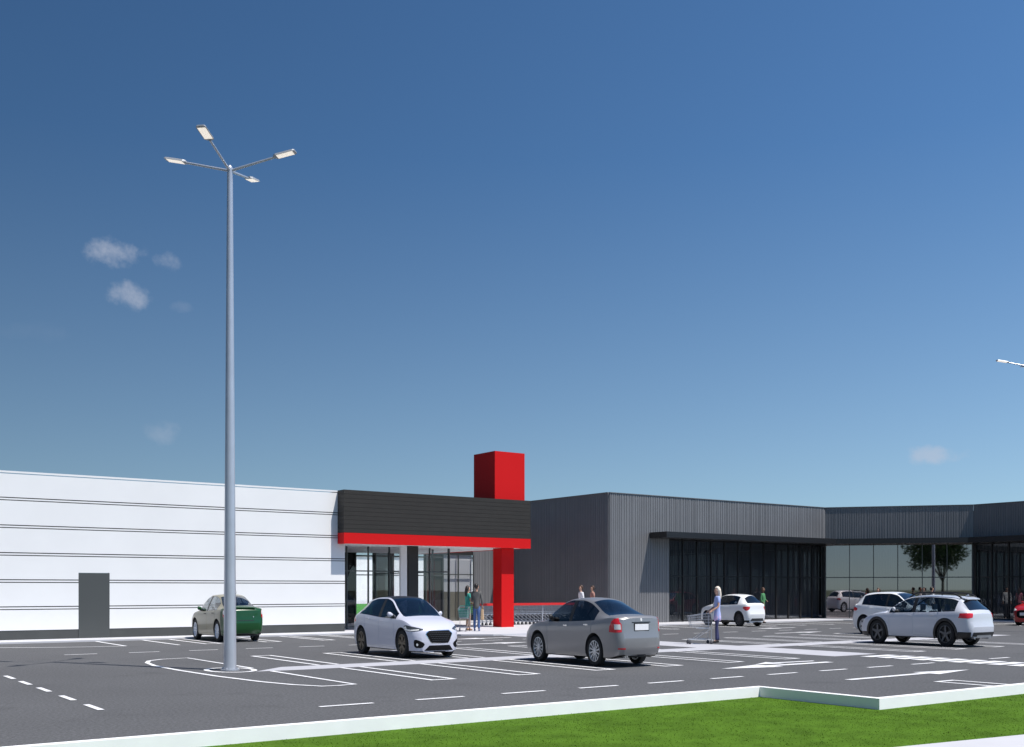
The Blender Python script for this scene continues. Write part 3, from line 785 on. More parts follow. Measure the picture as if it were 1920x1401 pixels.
        m2.polygons.foreach_set('material_index', ms)
        if S.get('two_tone') and k == BODY:
            m2.materials.append(S['two_tone'])
            for p in m2.polygons:
                if p.material_index == 0 and (p.center.y < YO - L + .55 and p.center.z < 1.05) : p.material_index = 3
        m2.update(); smooth(m2, 32)
        made[(k, sd_)] = link(nm[k], m2, root)
    bpy.data.meshes.remove(cut)
    X, Y = (lambda u: YO - u), None
    # wheels
    for A in (A0, A1):
        for sgn in (1, -1):
            wheel_parts(root, sgn * (W2 - S.get('wd', .215) / 2 - .018), YO - A, S['r'], S.get('wd', .215), S['wheel'], S['rim'], sgn)
    # cabin: floor, dashboard, seats, steering wheel
    fl = MB(); fl.box(-W2*.82, W2*.82, YO - S['cab1'], YO - uc - .05, .24, .30)
    fl.box(-W2*.78, W2*.78, YO - uc - .35, YO - uc - .08, .30, zb(uc) - .06)
    fl.box(-W2*.78, W2*.78, YO - S['cab1'] - .04, YO - S['cab1'], .24, zb(S['cab1']) - .05)
    fl.build('cabin_floor', M['cabin'], root)
    def seat(x, u, w_):
        b = MB()
        b.box(x - w_, x + w_, YO - u - .1, YO - u + .42, .36, .50)
        vs = []
        for (z, yo, hw, th) in ((.46, -.06, w_, .14), (.75, -.16, w_, .13), (1.0, -.25, w_*.86, .10)):
            vs += [(x - hw, YO - u + yo + th/2, z), (x + hw, YO - u + yo + th/2, z), (x + hw, YO - u + yo - th/2, z), (x - hw, YO - u + yo - th/2, z)]
        fs = []
        for q in (0, 4):
            for k in range(4): fs.append((q + k, q + (k+1) % 4, q + 4 + (k+1) % 4, q + 4 + k))
        fs.append((8, 9, 10, 11)); b.add(vs, fs)
        for xx in ((x,) if w_ < .4 else (x - .36, x + .36)):
            b.box(xx - .12, xx + .12, YO - u - .34, YO - u - .25, 1.03, 1.20)
            b.tube((xx - .05, YO - u - .29, .98), (xx - .05, YO - u - .29, 1.05), .008, n=5); b.tube((xx + .05, YO - u - .29, .98), (xx + .05, YO - u - .29, 1.05), .008, n=5)
        me_ = b.mesh('seat', S.get('seatm', M['seat'])); bm_ = bmesh.new(); bm_.from_mesh(me_); bmesh.ops.bevel(bm_, geom=bm_.edges[:], offset=.022, segments=2, affect='EDGES', clamp_overlap=True); bm_.to_mesh(me_); bm_.free(); smooth(me_, 60)
        link('seat', me_, root)
    su = S['seat0']; seat(-.37*W/1.78, su, .24); seat(.37*W/1.78, su, .24); seat(0, S['seat1'], .60)
    sw = MB(); cx_, cyv, czv = -.37, YO - uc - .42, zb(uc) - .02
    for k in range(16):
        a, b2 = 2*math.pi*k/16, 2*math.pi*(k+1)/16
        sw.tube((cx_ + .18*math.cos(a), cyv - .08*math.sin(a), czv + .16*math.sin(a)), (cx_ + .18*math.cos(b2), cyv - .08*math.sin(b2), czv + .16*math.sin(b2)), .013, n=6, caps=False)
    sw.tube((cx_ - .18, cyv, czv), (cx_ + .18, cyv, czv), .014, n=6); sw.tube((cx_, cyv, czv), (cx_, cyv + .2, czv - .1), .03, n=8)
    sw.build('steering_wheel', M['trim'], root)
    # mirrors and handles
    for sgn in (1, -1):
        um, zm = S['mirror']
        hit = bvh.ray_cast(Vector((sgn * 3, YO - um, zm - .02)), Vector((-sgn, 0, 0)))
        x0 = abs(hit[0].x) if hit[0] is not None else W2 * .9
        b = MB(); n = 10
        secs = [(-.03, .02, .018), (.01, .05, .042), (.06, .08, .062), (.12, .078, .06), (.15, .04, .036)]
        vs, fs = [], []
        for (dx, ry, rz_) in secs:
            for k in range(n):
                a = 2*math.pi*k/n; vs.append((sgn * (x0 + dx + .02), YO - um + .05*dx/.2*0 + ry * .75 * math.cos(a) - dx * .15, zm + .02 + rz_ * math.sin(a) + dx*.1))
        for q in range(len(secs) - 1):
            for k in range(n): fs.append((q*n + k, q*n + (k+1) % n, (q+1)*n + (k+1) % n, (q+1)*n + k))
        fs += [tuple(range(n)), tuple(range(4*n, 5*n))]
        b.add(vs, fs); b.box(sgn * (x0 + .01) - .05, sgn * (x0 + .01) + .05, YO - um - .02, YO - um + .03, zm - .055, zm - .01, 1)
        me_ = b.mesh('wing_mirror', [S.get('mirror_paint', S['paint']), M['trim']]); bm_ = bmesh.new(); bm_.from_mesh(me_); bmesh.ops.recalc_face_normals(bm_, faces=bm_.faces[:]); bm_.to_mesh(me_); bm_.free(); smooth(me_, 50)
        link('wing_mirror', me_, root)
        for (key, uh) in ((DF, dB - .17), (DR, d1 - S.get('h2', .22))):
            if (key, sgn) not in made: continue
            zh = zb(uh) - S.get('hz', .085)
            hit = bvh.ray_cast(Vector((sgn * 3, YO - uh, zh)), Vector((-sgn, 0, 0)))
            if hit[0] is None: continue
            hx = abs(hit[0].x); b = MB(); b.box(min(sgn*(hx - .01), sgn*(hx + .03)), max(sgn*(hx - .01), sgn*(hx + .03)), YO - uh - .10, YO - uh + .10, zh - .014, zh + .014)
            me_ = b.mesh('handle', S.get('handle', S['paint'])); bm_ = bmesh.new(); bm_.from_mesh(me_); bmesh.ops.bevel(bm_, geom=bm_.edges[:], offset=.01, segments=2, affect='EDGES'); bm_.to_mesh(me_); bm_.free(); smooth(me_, 60)
            link('handle', me_, made[(key, sgn)])
    S['extra'](root, bvh, YO, L, W2, made)
    return root

def lamp_pair(name, bvh, pts, org, dirv, mtl, root, **k):
    a = decal(bvh, pts, org, dirv, name=name, mtl=mtl, parent=root, **k)
    b = decal(bvh, pts, org, dirv, name=name, mtl=mtl, parent=root, mirror=True, **k)
    return a, b
def arch_trim(root, bvh, YO, A, r, w_, mtl, W2, name='arch_trim'):
    for sgn in (1, -1):
        b = MB(); n = 26; rows = []
        for k in range(n + 1):
            a = math.radians(-14) + math.radians(208) * k / n
            row = []
            for (rr, off) in ((r - .012, -.03), (r - .008, .016), (r + w_ * .5, .024), (r + w_, .014), (r + w_ + .004, -.01)):
                p = Vector((sgn * 3, YO - A + rr * math.cos(a), max(.2, r * .0 + .33 + rr * math.sin(a))))
                hit = bvh.ray_cast(p, Vector((-sgn, 0, 0)))
                x = abs(hit[0].x) if hit[0] is not None and abs(hit[0].x) > W2 * .8 else W2 * .93
                row.append((sgn * (x + off), p.y, p.z))
            rows.append(row)
        vs = [p for r_ in rows for p in r_]; fs = []
        for k in range(n):
            for q in range(4): fs.append((k*5 + q, k*5 + q + 1, (k+1)*5 + q + 1, (k+1)*5 + q))
        b.add(vs, fs); me_ = b.mesh(name, mtl); bm_ = bmesh.new(); bm_.from_mesh(me_); bmesh.ops.recalc_face_normals(bm_, faces=bm_.faces[:]); bm_.to_mesh(me_); bm_.free(); smooth(me_, 50); link(name, me_, root)
def plate(root, y, z, front, w_=.26, h_=.055):
    s = 1 if front else -1; b = MB(); b.box(-w_, w_, min(y, y + s*.012), max(y, y + s*.012), z - h_, z + h_)
    b2 = MB(); b2.box(-w_ - .02, w_ + .02, min(y - s*.01, y + s*.006), max(y - s*.01, y + s*.006), z - h_ - .02, z + h_ + .02)
    p = b.build('number_plate', M['plate'], root); b2.build('plate_frame', M['trim'], p); return p
def at_y(bvh, x, z, front):
    h = bvh.ray_cast(Vector((x, 6 if front else -6, z)), Vector((0, -1 if front else 1, 0))); return h[0].y if h[0] is not None else 0

# ---- silver grey saloon seen from behind
def ex_saloon(root, bvh, YO, L, W2, made):
    d = (.62, .78, 0); o = (-W2 + .10, YO - L + .18, 0)
    a, b2 = lamp_pair('tail_light', bvh, [(-.21, .745), (-.20, .86), (-.15, .96), (-.08, 1.02), (.05, 1.035), (.07, .96), (.12, .91), (.13, .745), (-.05, .735)], o, d, M['lamp_red'], root, rnd=0)
    for t, mir in ((a, False), (b2, True)):
        decal(bvh, [(-.07, .80), (-.08, .91), (.09, .905), (.11, .80)], o, d, eps=.010, name='lamp_insert', mtl=M['lamp_white'], parent=t, mirror=mir, rnd=0)
    y = at_y(bvh, 0, .85, False); plate(root, y - .004, .845, False, .25, .065)
    decal(bvh, [(-.34, .935), (.34, .935), (.34, .955), (-.34, .955)], (0, 0, 0), (0, 1, 0), name='plate_recess_trim', mtl=M['trim'], parent=root, rnd=0)
    decal(bvh, [(.034*math.cos(k*.5236), 1.0 + .034*math.sin(k*.5236)) for k in range(12)], (0, 0, 0), (0, 1, 0), name='badge', mtl=M['lamp_white'], parent=root, rnd=0, res=.03)
    lamp_pair('reflector', bvh, [(-.10, .385), (.10, .385), (.10, .415), (-.10, .415)], (-W2 + .17, YO - L, 0), (.35, .94, 0), M['lamp_red'], root, rnd=0)
    lamp_pair('headlight', bvh, [(-.22, .62), (-.2, .70), (.16, .74), (.24, .70), (.12, .62)], (W2 - .22, YO - .1, 0), (-.5, -.87, 0), M['lamp_white'], root)
    decal(bvh, [(-.42, .52), (-.40, .68), (.40, .68), (.42, .52)], (0, 0, 0), (0, -1, 0), name='grille', mtl=M['black_mesh'], parent=root)
    b = MB()
    for x in (-.5, -.43): b.tube((x, YO - L + .40, .235), (x, YO - L + .16, .23), .028, n=10)
    b.build('exhaust', M['chrome'], root, sm=40)
    b = MB(); b.box(-.55, .55, YO - L + .30, YO - L + .7, .2, .27); b.build('underbody', M['trim'], root)
    plate(root, at_y(bvh, 0, .42, True), .42, True)
SAL = dict(name='parked_car', L=4.57, W=1.77, axles=(.93, 3.51), r=.325,
    zc=[(0, .66), (.08, .74), (.5, .87), (1.05, .955), (1.15, .975), (1.6, 1.21), (2.0, 1.40), (2.25, 1.448), (2.6, 1.46), (3.0, 1.435), (3.3, 1.37), (3.9, 1.115), (4.02, 1.092), (4.35, 1.085), (4.48, 1.078), (4.57, 1.035)],
    zb=[(0, .645), (.4, .80), (1.2, .905), (2.4, .935), (3.4, .975), (4.0, 1.03), (4.35, 1.045), (4.57, 1.005)],
    rail=[(1.18, .94), (1.6, 1.16), (1.98, 1.335), (2.3, 1.395), (2.7, 1.395), (3.05, 1.34), (3.35, 1.23), (3.7, 1.10), (4.0, 1.05)],
    cowl=1.12, wtop=2.05, btop=3.12, bbot=3.93, sw0=1.42, swB0=2.36, swB1=2.50, sw1=3.50, doors=(1.40, 2.43, 3.40), seams=(1.40, 2.43, 3.40), side_seams=(1.40, 2.43, 3.40),
    mirror=(1.62, .99), cab1=3.55, seat0=2.15, seat1=3.1, wheel='multi', rim=M['alloy'], handle=M['chrome'], mirror_paint=M['trim'], extra=ex_saloon, yrb=.80, br=.09, bumprow=6)
SAL['paint'] = paint('silver_grey_paint', (.29, .285, .29), .36, metal=.5, coat=.3)
SAL['seatm'] = M['seat']
car(SAL, (15.06, 18.04), 0, 'silver grey saloon seen from behind in the marked bay beside the walkway')

# ---- white hatchback seen from the front
def ex_hatch(root, bvh, YO, L, W2, made):
    F = (0, -1, 0)
    # seen along -y the picture right is car -x: outline a = -x
    g = decal(bvh, [(-.47, .575), (-.45, .60), (-.35, .655), (.35, .655), (.45, .60), (.47, .575), (.33, .40), (.28, .375), (-.28, .375), (-.33, .40)], (0, 0, 0), F, name='grille', mtl=M['black_mesh'], parent=root, rnd=0)
    decal(bvh, [(-.49, .575), (-.46, .615), (-.36, .672), (.36, .672), (.46, .615), (.49, .575), (.34, .388), (.29, .36), (-.29, .36), (-.34, .388)], (0, 0, 0), F, name='grille_surround', mtl=M['chrome'], parent=g, rnd=0, eps=.003)
    msh = MB()
    for r_ in range(5):
        for c_ in range(13):
            x = (c_ - 6) * .062 + (.031 if r_ % 2 else 0); z = .43 + r_ * .045
            if abs(x) > .30 + .02 * r_: continue
            y = at_y(bvh, x, z, True) + .012; msh.tube((x - .02, y, z), (x + .02, y, z), .006, n=5)
    msh.build('grille_mesh', M['alloy_dark'], g)
    decal(bvh, [(-.52, .19), (-.36, .315), (.36, .315), (.52, .19)], (0, 0, 0), F, name='lower_intake', mtl=M['black_mesh'], parent=root, rnd=0)
    lamp_pair('fog_lamp_bezel', bvh, [(.18, .26), (.20, .44), (.10, .455), (-.16, .36), (-.06, .25)], (-W2 + .27, YO - .12, 0), (.45, -.89, 0), M['black_mesh'], root)
    lamp_pair('fog_lamp', bvh, [(.09 + .032*math.cos(k*.785), .335 + .032*math.sin(k*.785)) for k in range(8)], (-W2 + .27, YO - .12, 0), (.45, -.89, 0), M['lamp_white'], root, eps=.014, rnd=0, res=.03)
    h1, h2 = lamp_pair('headlight', bvh, [(.40, .80), (.35, .655), (.20, .635), (-.05, .645), (-.27, .685), (-.05, .73)], (-W2 + .22, YO - .3, 0), (.55, -.83, 0), M['lamp_dark'], root)
    for t, mir in ((h1, False), (h2, True)):
        decal(bvh, [(.37, .75), (.335, .668), (.19, .648), (-.10, .665), (-.10, .688), (.17, .678), (.28, .70), (.31, .755)], (-W2 + .22, YO - .3, 0), (.55, -.83, 0), eps=.012, name='lamp_insert', mtl=M['lamp_white'], parent=t, mirror=mir, rnd=0)
    lamp_pair('tail_light', bvh, [(-.2, .80), (-.2, .90), (.14, .94), (.16, .80)], (-W2 + .1, YO - L + .2, 0), (.6, .8, 0), M['lamp_red'], root)
    plate(root, at_y(bvh, 0, .55, False), .55, False)
    b = MB(); b.box(-.55, .55, YO - .75, YO - .42, .16, .22); b.build('splitter', M['trim'], root)
HAT = dict(name='parked_car', L=4.38, W=1.82, axles=(.85, 3.55), r=.335,
    zc=[(0, .70), (.06, .76), (.3, .85), (.95, .985), (1.05, 1.01), (1.5, 1.22), (1.95, 1.415), (2.2, 1.462), (2.6, 1.47), (3.2, 1.435), (3.65, 1.37), (3.85, 1.30), (4.22, .98), (4.30, .95), (4.38, .90)],
    zb=[(0, .68), (.3, .79), (1.0, .91), (2.2, .945), (3.2, 1.0), (3.8, 1.02), (4.2, .94), (4.38, .88)],
    rail=[(1.05, .94), (1.5, 1.17), (1.9, 1.345), (2.3, 1.405), (2.8, 1.40), (3.3, 1.345), (3.65, 1.25), (3.95, 1.09), (4.2, .96)],
    cowl=1.0, wtop=1.98, btop=3.72, bbot=4.2, sw0=1.26, swB0=2.24, swB1=2.40, sw1=3.72, doors=(1.32, 2.32, 3.28), seams=(1.32, 2.32, 3.28), side_seams=(1.32, 2.32, 3.28),
    fprof=[(0, .10), (.2, .02), (.45, 0), (.62, .02), (.75, .12), (1.2, .3)], bf=.24,
    zs=[(0, .135), (.5, .14), (3.9, .16), (4.38, .24)], mirror=(1.5, 1.0), cab1=3.7, seat0=2.1, seat1=3.05, wheel='fivey', rim=M['alloy_bronze'], extra=ex_hatch, boot_name='tailgate', yrb=.78, bumprow=6, ws_glass=M['car_glass_dark'])
HAT['paint'] = paint('white_paint', (.54, .55, .64), .3, coat=.6); HAT['dark_roof'] = True
car(HAT, (13.08, 22.80), math.pi, 'white hatchback with black hexagonal grille facing the camera beside the grey saloon')

# ---- green and beige saloon behind the lamp post
def ex_green(root, bvh, YO, L, W2, made):
    d = (.62, .78, 0); o = (-W2 + .10, YO - L + .18, 0)
    a, b2 = lamp_pair('tail_light', bvh, [(-.12, .74), (-.14, .98), (.0, 1.0), (.09, .93), (.10, .75)], o, d, M['lamp_red'], root)
    for t, mir in ((a, False), (b2, True)):
        decal(bvh, [(-.12, .84), (-.13, .975), (.0, .99), (.08, .93), (.09, .85)], o, d, eps=.010, name='lamp_insert', mtl=M['lamp_white'], parent=t, mirror=mir)
    y = at_y(bvh, 0, .64, False)
    decal(bvh, [(-.36, .655), (.36, .655), (.36, .675), (-.36, .675)], (0, 0, 0), (0, 1, 0), name='bumper_slot', mtl=M['trim'], parent=root, rnd=0)
    b = MB(); b.tube((.34, at_y(bvh, .34, .78, False) - .02, .78), (.34, at_y(bvh, .34, .78, False) + .02, .78), .02, n=10); b.build('boot_lock', M['chrome'], root)
    b = MB(); b.box(-.44, .44, YO - L + .07, YO - L + .20, 1.05, 1.078); b.build('boot_spoiler', S_GREEN['boot_paint'], root)
    b = MB(); b.tube((.1, YO - 3.05, 1.42), (.1, YO - 3.2, 1.58), .006, .003, n=6); b.build('aerial', M['trim'], root)
    b = MB(); b.box(-.58, .58, YO - L + .28, YO - L + .6, .18, .27); b.build('underbody', M['trim'], root)
    lamp_pair('headlight', bvh, [(-.2, .62), (-.2, .74), (.16, .74), (.2, .62)], (W2 - .2, YO - .1, 0), (-.5, -.87, 0), M['lamp_white'], root)
    decal(bvh, [(-.4, .5), (-.4, .64), (.4, .64), (.4, .5)], (0, 0, 0), (0, -1, 0), name='grille', mtl=M['black_mesh'], parent=root)
S_GREEN = dict(SAL); S_GREEN.update(dict(L=4.45, W=1.76, axles=(.90, 3.50), r=.33,
    zc=[(0, .66), (.08, .74), (.5, .88), (1.0, .965), (1.1, .99), (1.55, 1.23), (1.9, 1.41), (2.2, 1.475), (2.6, 1.485), (3.0, 1.45), (3.25, 1.39), (3.75, 1.13), (3.88, 1.10), (4.2, 1.075), (4.36, 1.06), (4.45, .98)],
    zb=[(0, .645), (.4, .80), (1.2, .92), (2.4, .95), (3.4, .985), (3.9, 1.02), (4.2, 1.03), (4.45, .96)],
    rail=[(1.12, .95), (1.55, 1.18), (1.9, 1.345), (2.2, 1.41), (2.65, 1.41), (3.0, 1.35), (3.25, 1.25), (3.55, 1.10), (3.85, 1.04)],
    cowl=1.07, wtop=1.98, btop=3.05, bbot=3.78, sw0=1.35, swB0=2.26, swB1=2.38, sw1=3.38, doors=(1.34, 2.32, 3.28), seams=(1.34, 2.32, 3.28), side_seams=(1.34, 2.32, 3.28),
    cab1=3.45, seat0=2.05, seat1=2.95, mirror=(1.55, 1.0), wheel='ten', rim=mat('pale_alloy', (.72, .76, .84), .35, metal=.2), extra=ex_green, handle=M['trim'], rear_glass=M['car_glass'], seatm=M['cabin']))
S_GREEN['paint'] = paint('beige_olive_paint', (.27, .25, .18), .38, metal=.15, coat=.4)
S_GREEN['boot_paint'] = paint('bottle_green_paint', (.003, .058, .011), .32, coat=.35)
S_GREEN['bump_paint'] = S_GREEN['boot_paint']; S_GREEN['two_tone'] = S_GREEN['boot_paint']; S_GREEN['mirror_paint'] = S_GREEN['boot_paint']
car(S_GREEN, (12.18, 32.75), 0, 'bottle green saloon with beige sides parked by the white hall behind the lamp post')

# ---- small white hatchback by the graphite building
def ex_small(root, bvh, YO, L, W2, made):
    d = (.55, .83, 0); o = (-W2 + .14, YO - L + .2, 0)
    lamp_pair('tail_light', bvh, [(-.2, .80), (-.16, .88), (.06, .875), (.20, .87), (.17, .78), (.04, .70), (-.08, .70)], o, d, M['lamp_red'], root)
    decal(bvh, [(-.56, .24), (-.46, .36), (.46, .36), (.56, .24)], (0, 0, 0), (0, 1, 0), name='rear_diffuser', mtl=M['lamp_dark'], parent=root, rnd=0)
    lamp_pair('headlight', bvh, [(-.2, .62), (-.2, .72), (.16, .72), (.2, .62)], (W2 - .2, YO - .1, 0), (-.5, -.87, 0), M['lamp_white'], root)
    decal(bvh, [(-.36, .38), (-.40, .64), (.40, .64), (.36, .38)], (0, 0, 0), (0, -1, 0), name='grille', mtl=M['black_mesh'], parent=root)
S_SMALL = dict(HAT); S_SMALL.update(dict(dark_roof=False, L=3.95, W=1.74, axles=(.78, 3.25), r=.315,
    zc=[(0, .68), (.06, .74), (.3, .84), (.95, .96), (1.05, .985), (1.45, 1.19), (1.85, 1.365), (2.1, 1.41), (2.5, 1.42), (3.0, 1.40), (3.35, 1.365), (3.5, 1.29), (3.75, 1.03), (3.85, 1.005), (3.95, .95)],
    zb=[(0, .665), (.3, .78), (1.0, .90), (2.2, .935), (3.0, .96), (3.5, .985), (3.8, .975), (3.95, .92)],
    rail=[(1.05, .93), (1.45, 1.14), (1.8, 1.30), (2.1, 1.355), (2.5, 1.36), (2.9, 1.335), (3.2, 1.27), (3.4, 1.18), (3.6, 1.06), (3.76, .99)],
    cowl=1.0, wtop=1.9, btop=3.40, bbot=3.76, sw0=1.26, swB0=2.42, swB1=2.50, sw1=3.15, doors=(1.28, 2.55, 2.9), four=False, seams=(1.28, 2.55), side_seams=(1.28, 2.55), fprof=[(0, .08), (.4, 0), (.7, .04), (1.2, .2)], bf=.2,
    cab1=3.2, seat0=2.0, seat1=2.75, mirror=(1.45, .98), wheel='multi', rim=M['alloy_dark'], extra=ex_small, ws_glass=M['car_glass'], dark_sill=True))
S_SMALL['paint'] = paint('bright_white_paint', (.84, .85, .86), .3, coat=.7)
car(S_SMALL, (35.32, 32.25), 0, 'small bright white hatchback parked facing the dark shop windows')

# ---- white estate with black arches and roof rails
def ex_estate(root, bvh, YO, L, W2, made):
    for A in (.98, 3.89): arch_trim(root, bvh, YO, A, .415, .075, M['trim'], W2)
    d = (.55, .83, 0); o = (-W2 + .14, YO - L + .2, 0)
    lamp_pair('tail_light', bvh, [(-.27, .825), (-.22, .955), (.02, .965), (.21, .955), (.17, .84), (-.02, .815)], o, d, M['lamp_red'], root, rnd=0)
    decal(bvh, [(-.68, .31), (-.68, .425), (.68, .425), (.68, .31)], (0, 0, 0), (0, 1, 0), name='bumper_lower', mtl=M['trim'], parent=root, rnd=0, eps=.012, thick=.03)
    lamp_pair('bumper_lower_corner', bvh, [(-.32, .26), (-.32, .43), (.1, .43), (.1, .28)], o, (.75, .66, 0), M['trim'], root, rnd=0, eps=.012)
    decal(bvh, [(-.50, .275), (-.44, .35), (.44, .35), (.50, .275)], (0, 0, 0), (0, 1, 0), name='skid_plate', mtl=M['alloy'], parent=root, rnd=0, eps=.022, thick=.03)
    b = MB()
    for s in (-1, 1): b.tube((s*.47, YO - L + .4, .27), (s*.47, YO - L + .12, .27), .045, n=12)
    b.build('exhaust', M['chrome'], root, sm=40)
    zc = pchip(EST['zc'])
    for s in (1, -1):
        b = MB(); pts = []
        for k in range(15):
            u = 2.15 + 2.15 * k / 14; x = .50 + .03*math.sin(math.pi*k/14)
            pts.append(Vector((s * x, YO - u, zc(u) - .012 + .075 * min(1, 2.6*math.sin(math.pi*k/14)))))
        for p0, p1 in zip(pts, pts[1:]): b.tube(p0, p1, .026, n=8)
        for k in (4, 9): b.tube(pts[k], pts[k] - Vector((0, 0, .07)), .02, n=6)
        b.build('roof_rail', M['trim'], root, sm=50)
    b = MB(); b.add([(-.47, YO-4.22, 1.385), (.47, YO-4.22, 1.385), (.42, YO-4.50, 1.345), (-.42, YO-4.50, 1.345), (-.46, YO-4.22, 1.42), (.46, YO-4.22, 1.42), (.40, YO-4.50, 1.366), (-.40, YO-4.50, 1.366)], [(0,3,2,1),(4,5,6,7),(0,1,5,4),(1,2,6,5),(2,3,7,6),(3,0,4,7)]); b.build('roof_spoiler', EST['paint'], root)
    b = MB(); b.add([(-.015, YO-4.15, 1.44), (.015, YO-4.15, 1.44), (.012, YO-4.3, 1.44), (-.012, YO-4.3, 1.44), (0, YO-4.28, 1.50)], [(0,1,4),(1,2,4),(2,3,4),(3,0,4)]); b.build('aerial_fin', EST['paint'], root)
    lamp_pair('headlight', bvh, [(-.24, .62), (-.24, .72), (.16, .74), (.24, .66)], (W2 - .2, YO - .1, 0), (-.5, -.87, 0), M['lamp_white'], root)
    decal(bvh, [(-.40, .36), (-.44, .66), (.44, .66), (.40, .36)], (0, 0, 0), (0, -1, 0), name='grille', mtl=M['black_mesh'], parent=root)
    lamp_pair('front_lower_trim', bvh, [(-.3, .22), (-.3, .36), (.3, .36), (.3, .22)], (-W2 + .2, YO - .2, 0), (.6, -.8, 0), M['trim'], root, rnd=0, eps=.012)
EST = dict(name='parked_car', L=4.93, W=1.88, axles=(.98, 3.89), r=.36, arch=.06, wd=.235,
    zc=[(0, .70), (.06, .76), (.4, .87), (1.15, .985), (1.3, 1.01), (1.75, 1.23), (2.2, 1.41), (2.5, 1.46), (3.0, 1.475), (3.7, 1.455), (4.2, 1.425), (4.42, 1.375), (4.80, 1.05), (4.86, 1.01), (4.93, .95)],
    zb=[(0, .68), (.4, .80), (1.25, .925), (2.4, .955), (3.6, .985), (4.3, 1.01), (4.75, .98), (4.93, .92)],
    rail=[(1.3, .95), (1.75, 1.18), (2.15, 1.345), (2.5, 1.40), (3.0, 1.41), (3.6, 1.39), (4.0, 1.36), (4.3, 1.28), (4.5, 1.16), (4.7, 1.04), (4.78, 1.0)],
    cowl=1.22, wtop=2.22, btop=4.40, bbot=4.79, sw0=1.5, swB0=2.48, swB1=2.62, sw1=4.25, doors=(1.52, 2.55, 3.55), seams=(1.52, 2.55, 3.55), side_seams=(1.52, 2.55, 3.55), zs=[(0, .23), (.5, .21), (4.4, .21), (4.93, .25)],
    mirror=(1.75, 1.02), cab1=4.2, seat0=2.35, seat1=3.35, wheel='five', rim=M['alloy_dark'], extra=ex_estate, boot_name='tailgate', yrb=.80, bumprow=6, rear_glass=M['car_glass'], seatm=mat('pale_seat', (.34, .34, .36), .8))
EST['paint'] = paint('pearl_white_paint', (.56, .58, .64), .3, coat=.7)
car(EST, (28.08, 18.1), 0, 'white estate with black wheel arches and roof rails at the right, seen from behind')

# ---- white crossover hidden partly behind the estate
def ex_cross(root, bvh, YO, L, W2, made):
    lamp_pair('tail_light', bvh, [(-.2, .85), (-.2, .97), (.14, 1.0), (.16, .86)], (-W2 + .1, YO - L + .2, 0), (.6, .8, 0), M['lamp_red'], root)
    lamp_pair('headlight', bvh, [(.38, .88), (.32, .74), (.02, .72), (-.25, .76), (-.02, .81)], (-W2 + .22, YO - .3, 0), (.55, -.83, 0), M['lamp_dark'], root)
    decal(bvh, [(-.36, .60), (-.30, .68), (.30, .68), (.36, .60), (.24, .44), (-.24, .44)], (0, 0, 0), (0, -1, 0), name='grille', mtl=M['black_mesh'], parent=root)
S_CROSS = dict(HAT); S_CROSS.update(dict(dark_roof=False, L=4.30, W=1.80, zc=[(0, .76), (.06, .82), (.3, .93), (.95, 1.06), (1.05, 1.085), (1.5, 1.30), (1.9, 1.49), (2.2, 1.535), (2.6, 1.545), (3.2, 1.53), (3.75, 1.48), (3.85, 1.42), (4.15, 1.10), (4.22, 1.05), (4.30, 1.0)],
    zb=[(0, .74), (.3, .86), (1.0, .98), (2.2, 1.01), (3.2, 1.06), (3.8, 1.08), (4.15, 1.03), (4.30, .97)],
    rail=[(1.05, 1.01), (1.5, 1.25), (1.85, 1.42), (2.3, 1.475), (2.8, 1.475), (3.3, 1.44), (3.65, 1.38), (3.9, 1.22), (4.12, 1.05)],
    cowl=1.0, wtop=1.95, btop=3.80, bbot=4.14, sw0=1.26, swB0=2.24, swB1=2.34, sw1=3.62, axles=(.85, 3.50), mirror=(1.5, 1.08), wheel='fivey', rim=mat('white_alloy', (.6, .6, .62), .35, metal=.2), extra=ex_cross, ws_glass=M['car_glass']))
S_CROSS['paint'] = S_SMALL['paint']
car(S_CROSS, (33.15, 22.35), math.pi, 'white crossover facing the camera, half hidden behind the white estate')

# ---- red car cut by the right edge
def ex_red(root, bvh, YO, L, W2, made):
    F = (0, -1, 0)
    decal(bvh, [(-.50, .42), (-.48, .70), (.48, .70), (.50, .42), (.3, .33), (-.3, .33)], (0, 0, 0), F, name='grille', mtl=M['black_mesh'], parent=root)
    plate(root, at_y(bvh, 0, .52, True) + .012, .52, True, .26, .065)
    lamp_pair('headlight', bvh, [(.34, .80), (.30, .66), (.02, .645), (-.24, .69), (-.02, .735)], (-W2 + .2, YO - .25, 0), (.55, -.83, 0), M['lamp_white'], root)
    lamp_pair('fog_lamp', bvh, [(.04*math.cos(k*.785), .42 + .04*math.sin(k*.785)) for k in range(8)], (-W2 + .25, YO - .2, 0), (.4, -.91, 0), M['lamp_white'], root, rnd=0, res=.04)
    lamp_pair('tail_light', bvh, [(-.2, .80), (-.2, .90), (.14, .94), (.16, .80)], (-W2 + .1, YO - L + .2, 0), (.6, .8, 0), M['lamp_red'], root)
S_RED = dict(HAT); S_RED.update(dict(dark_roof=False, wheel='ten', rim=M['alloy'], extra=ex_red, ws_glass=M['car_glass']))
S_RED['paint'] = paint('red_paint', (.42, .012, .014), .3, coat=.7)
car(S_RED, (47.45, 24.55), math.pi / 2, 'red car cut off by the right edge of the view, front end showing')
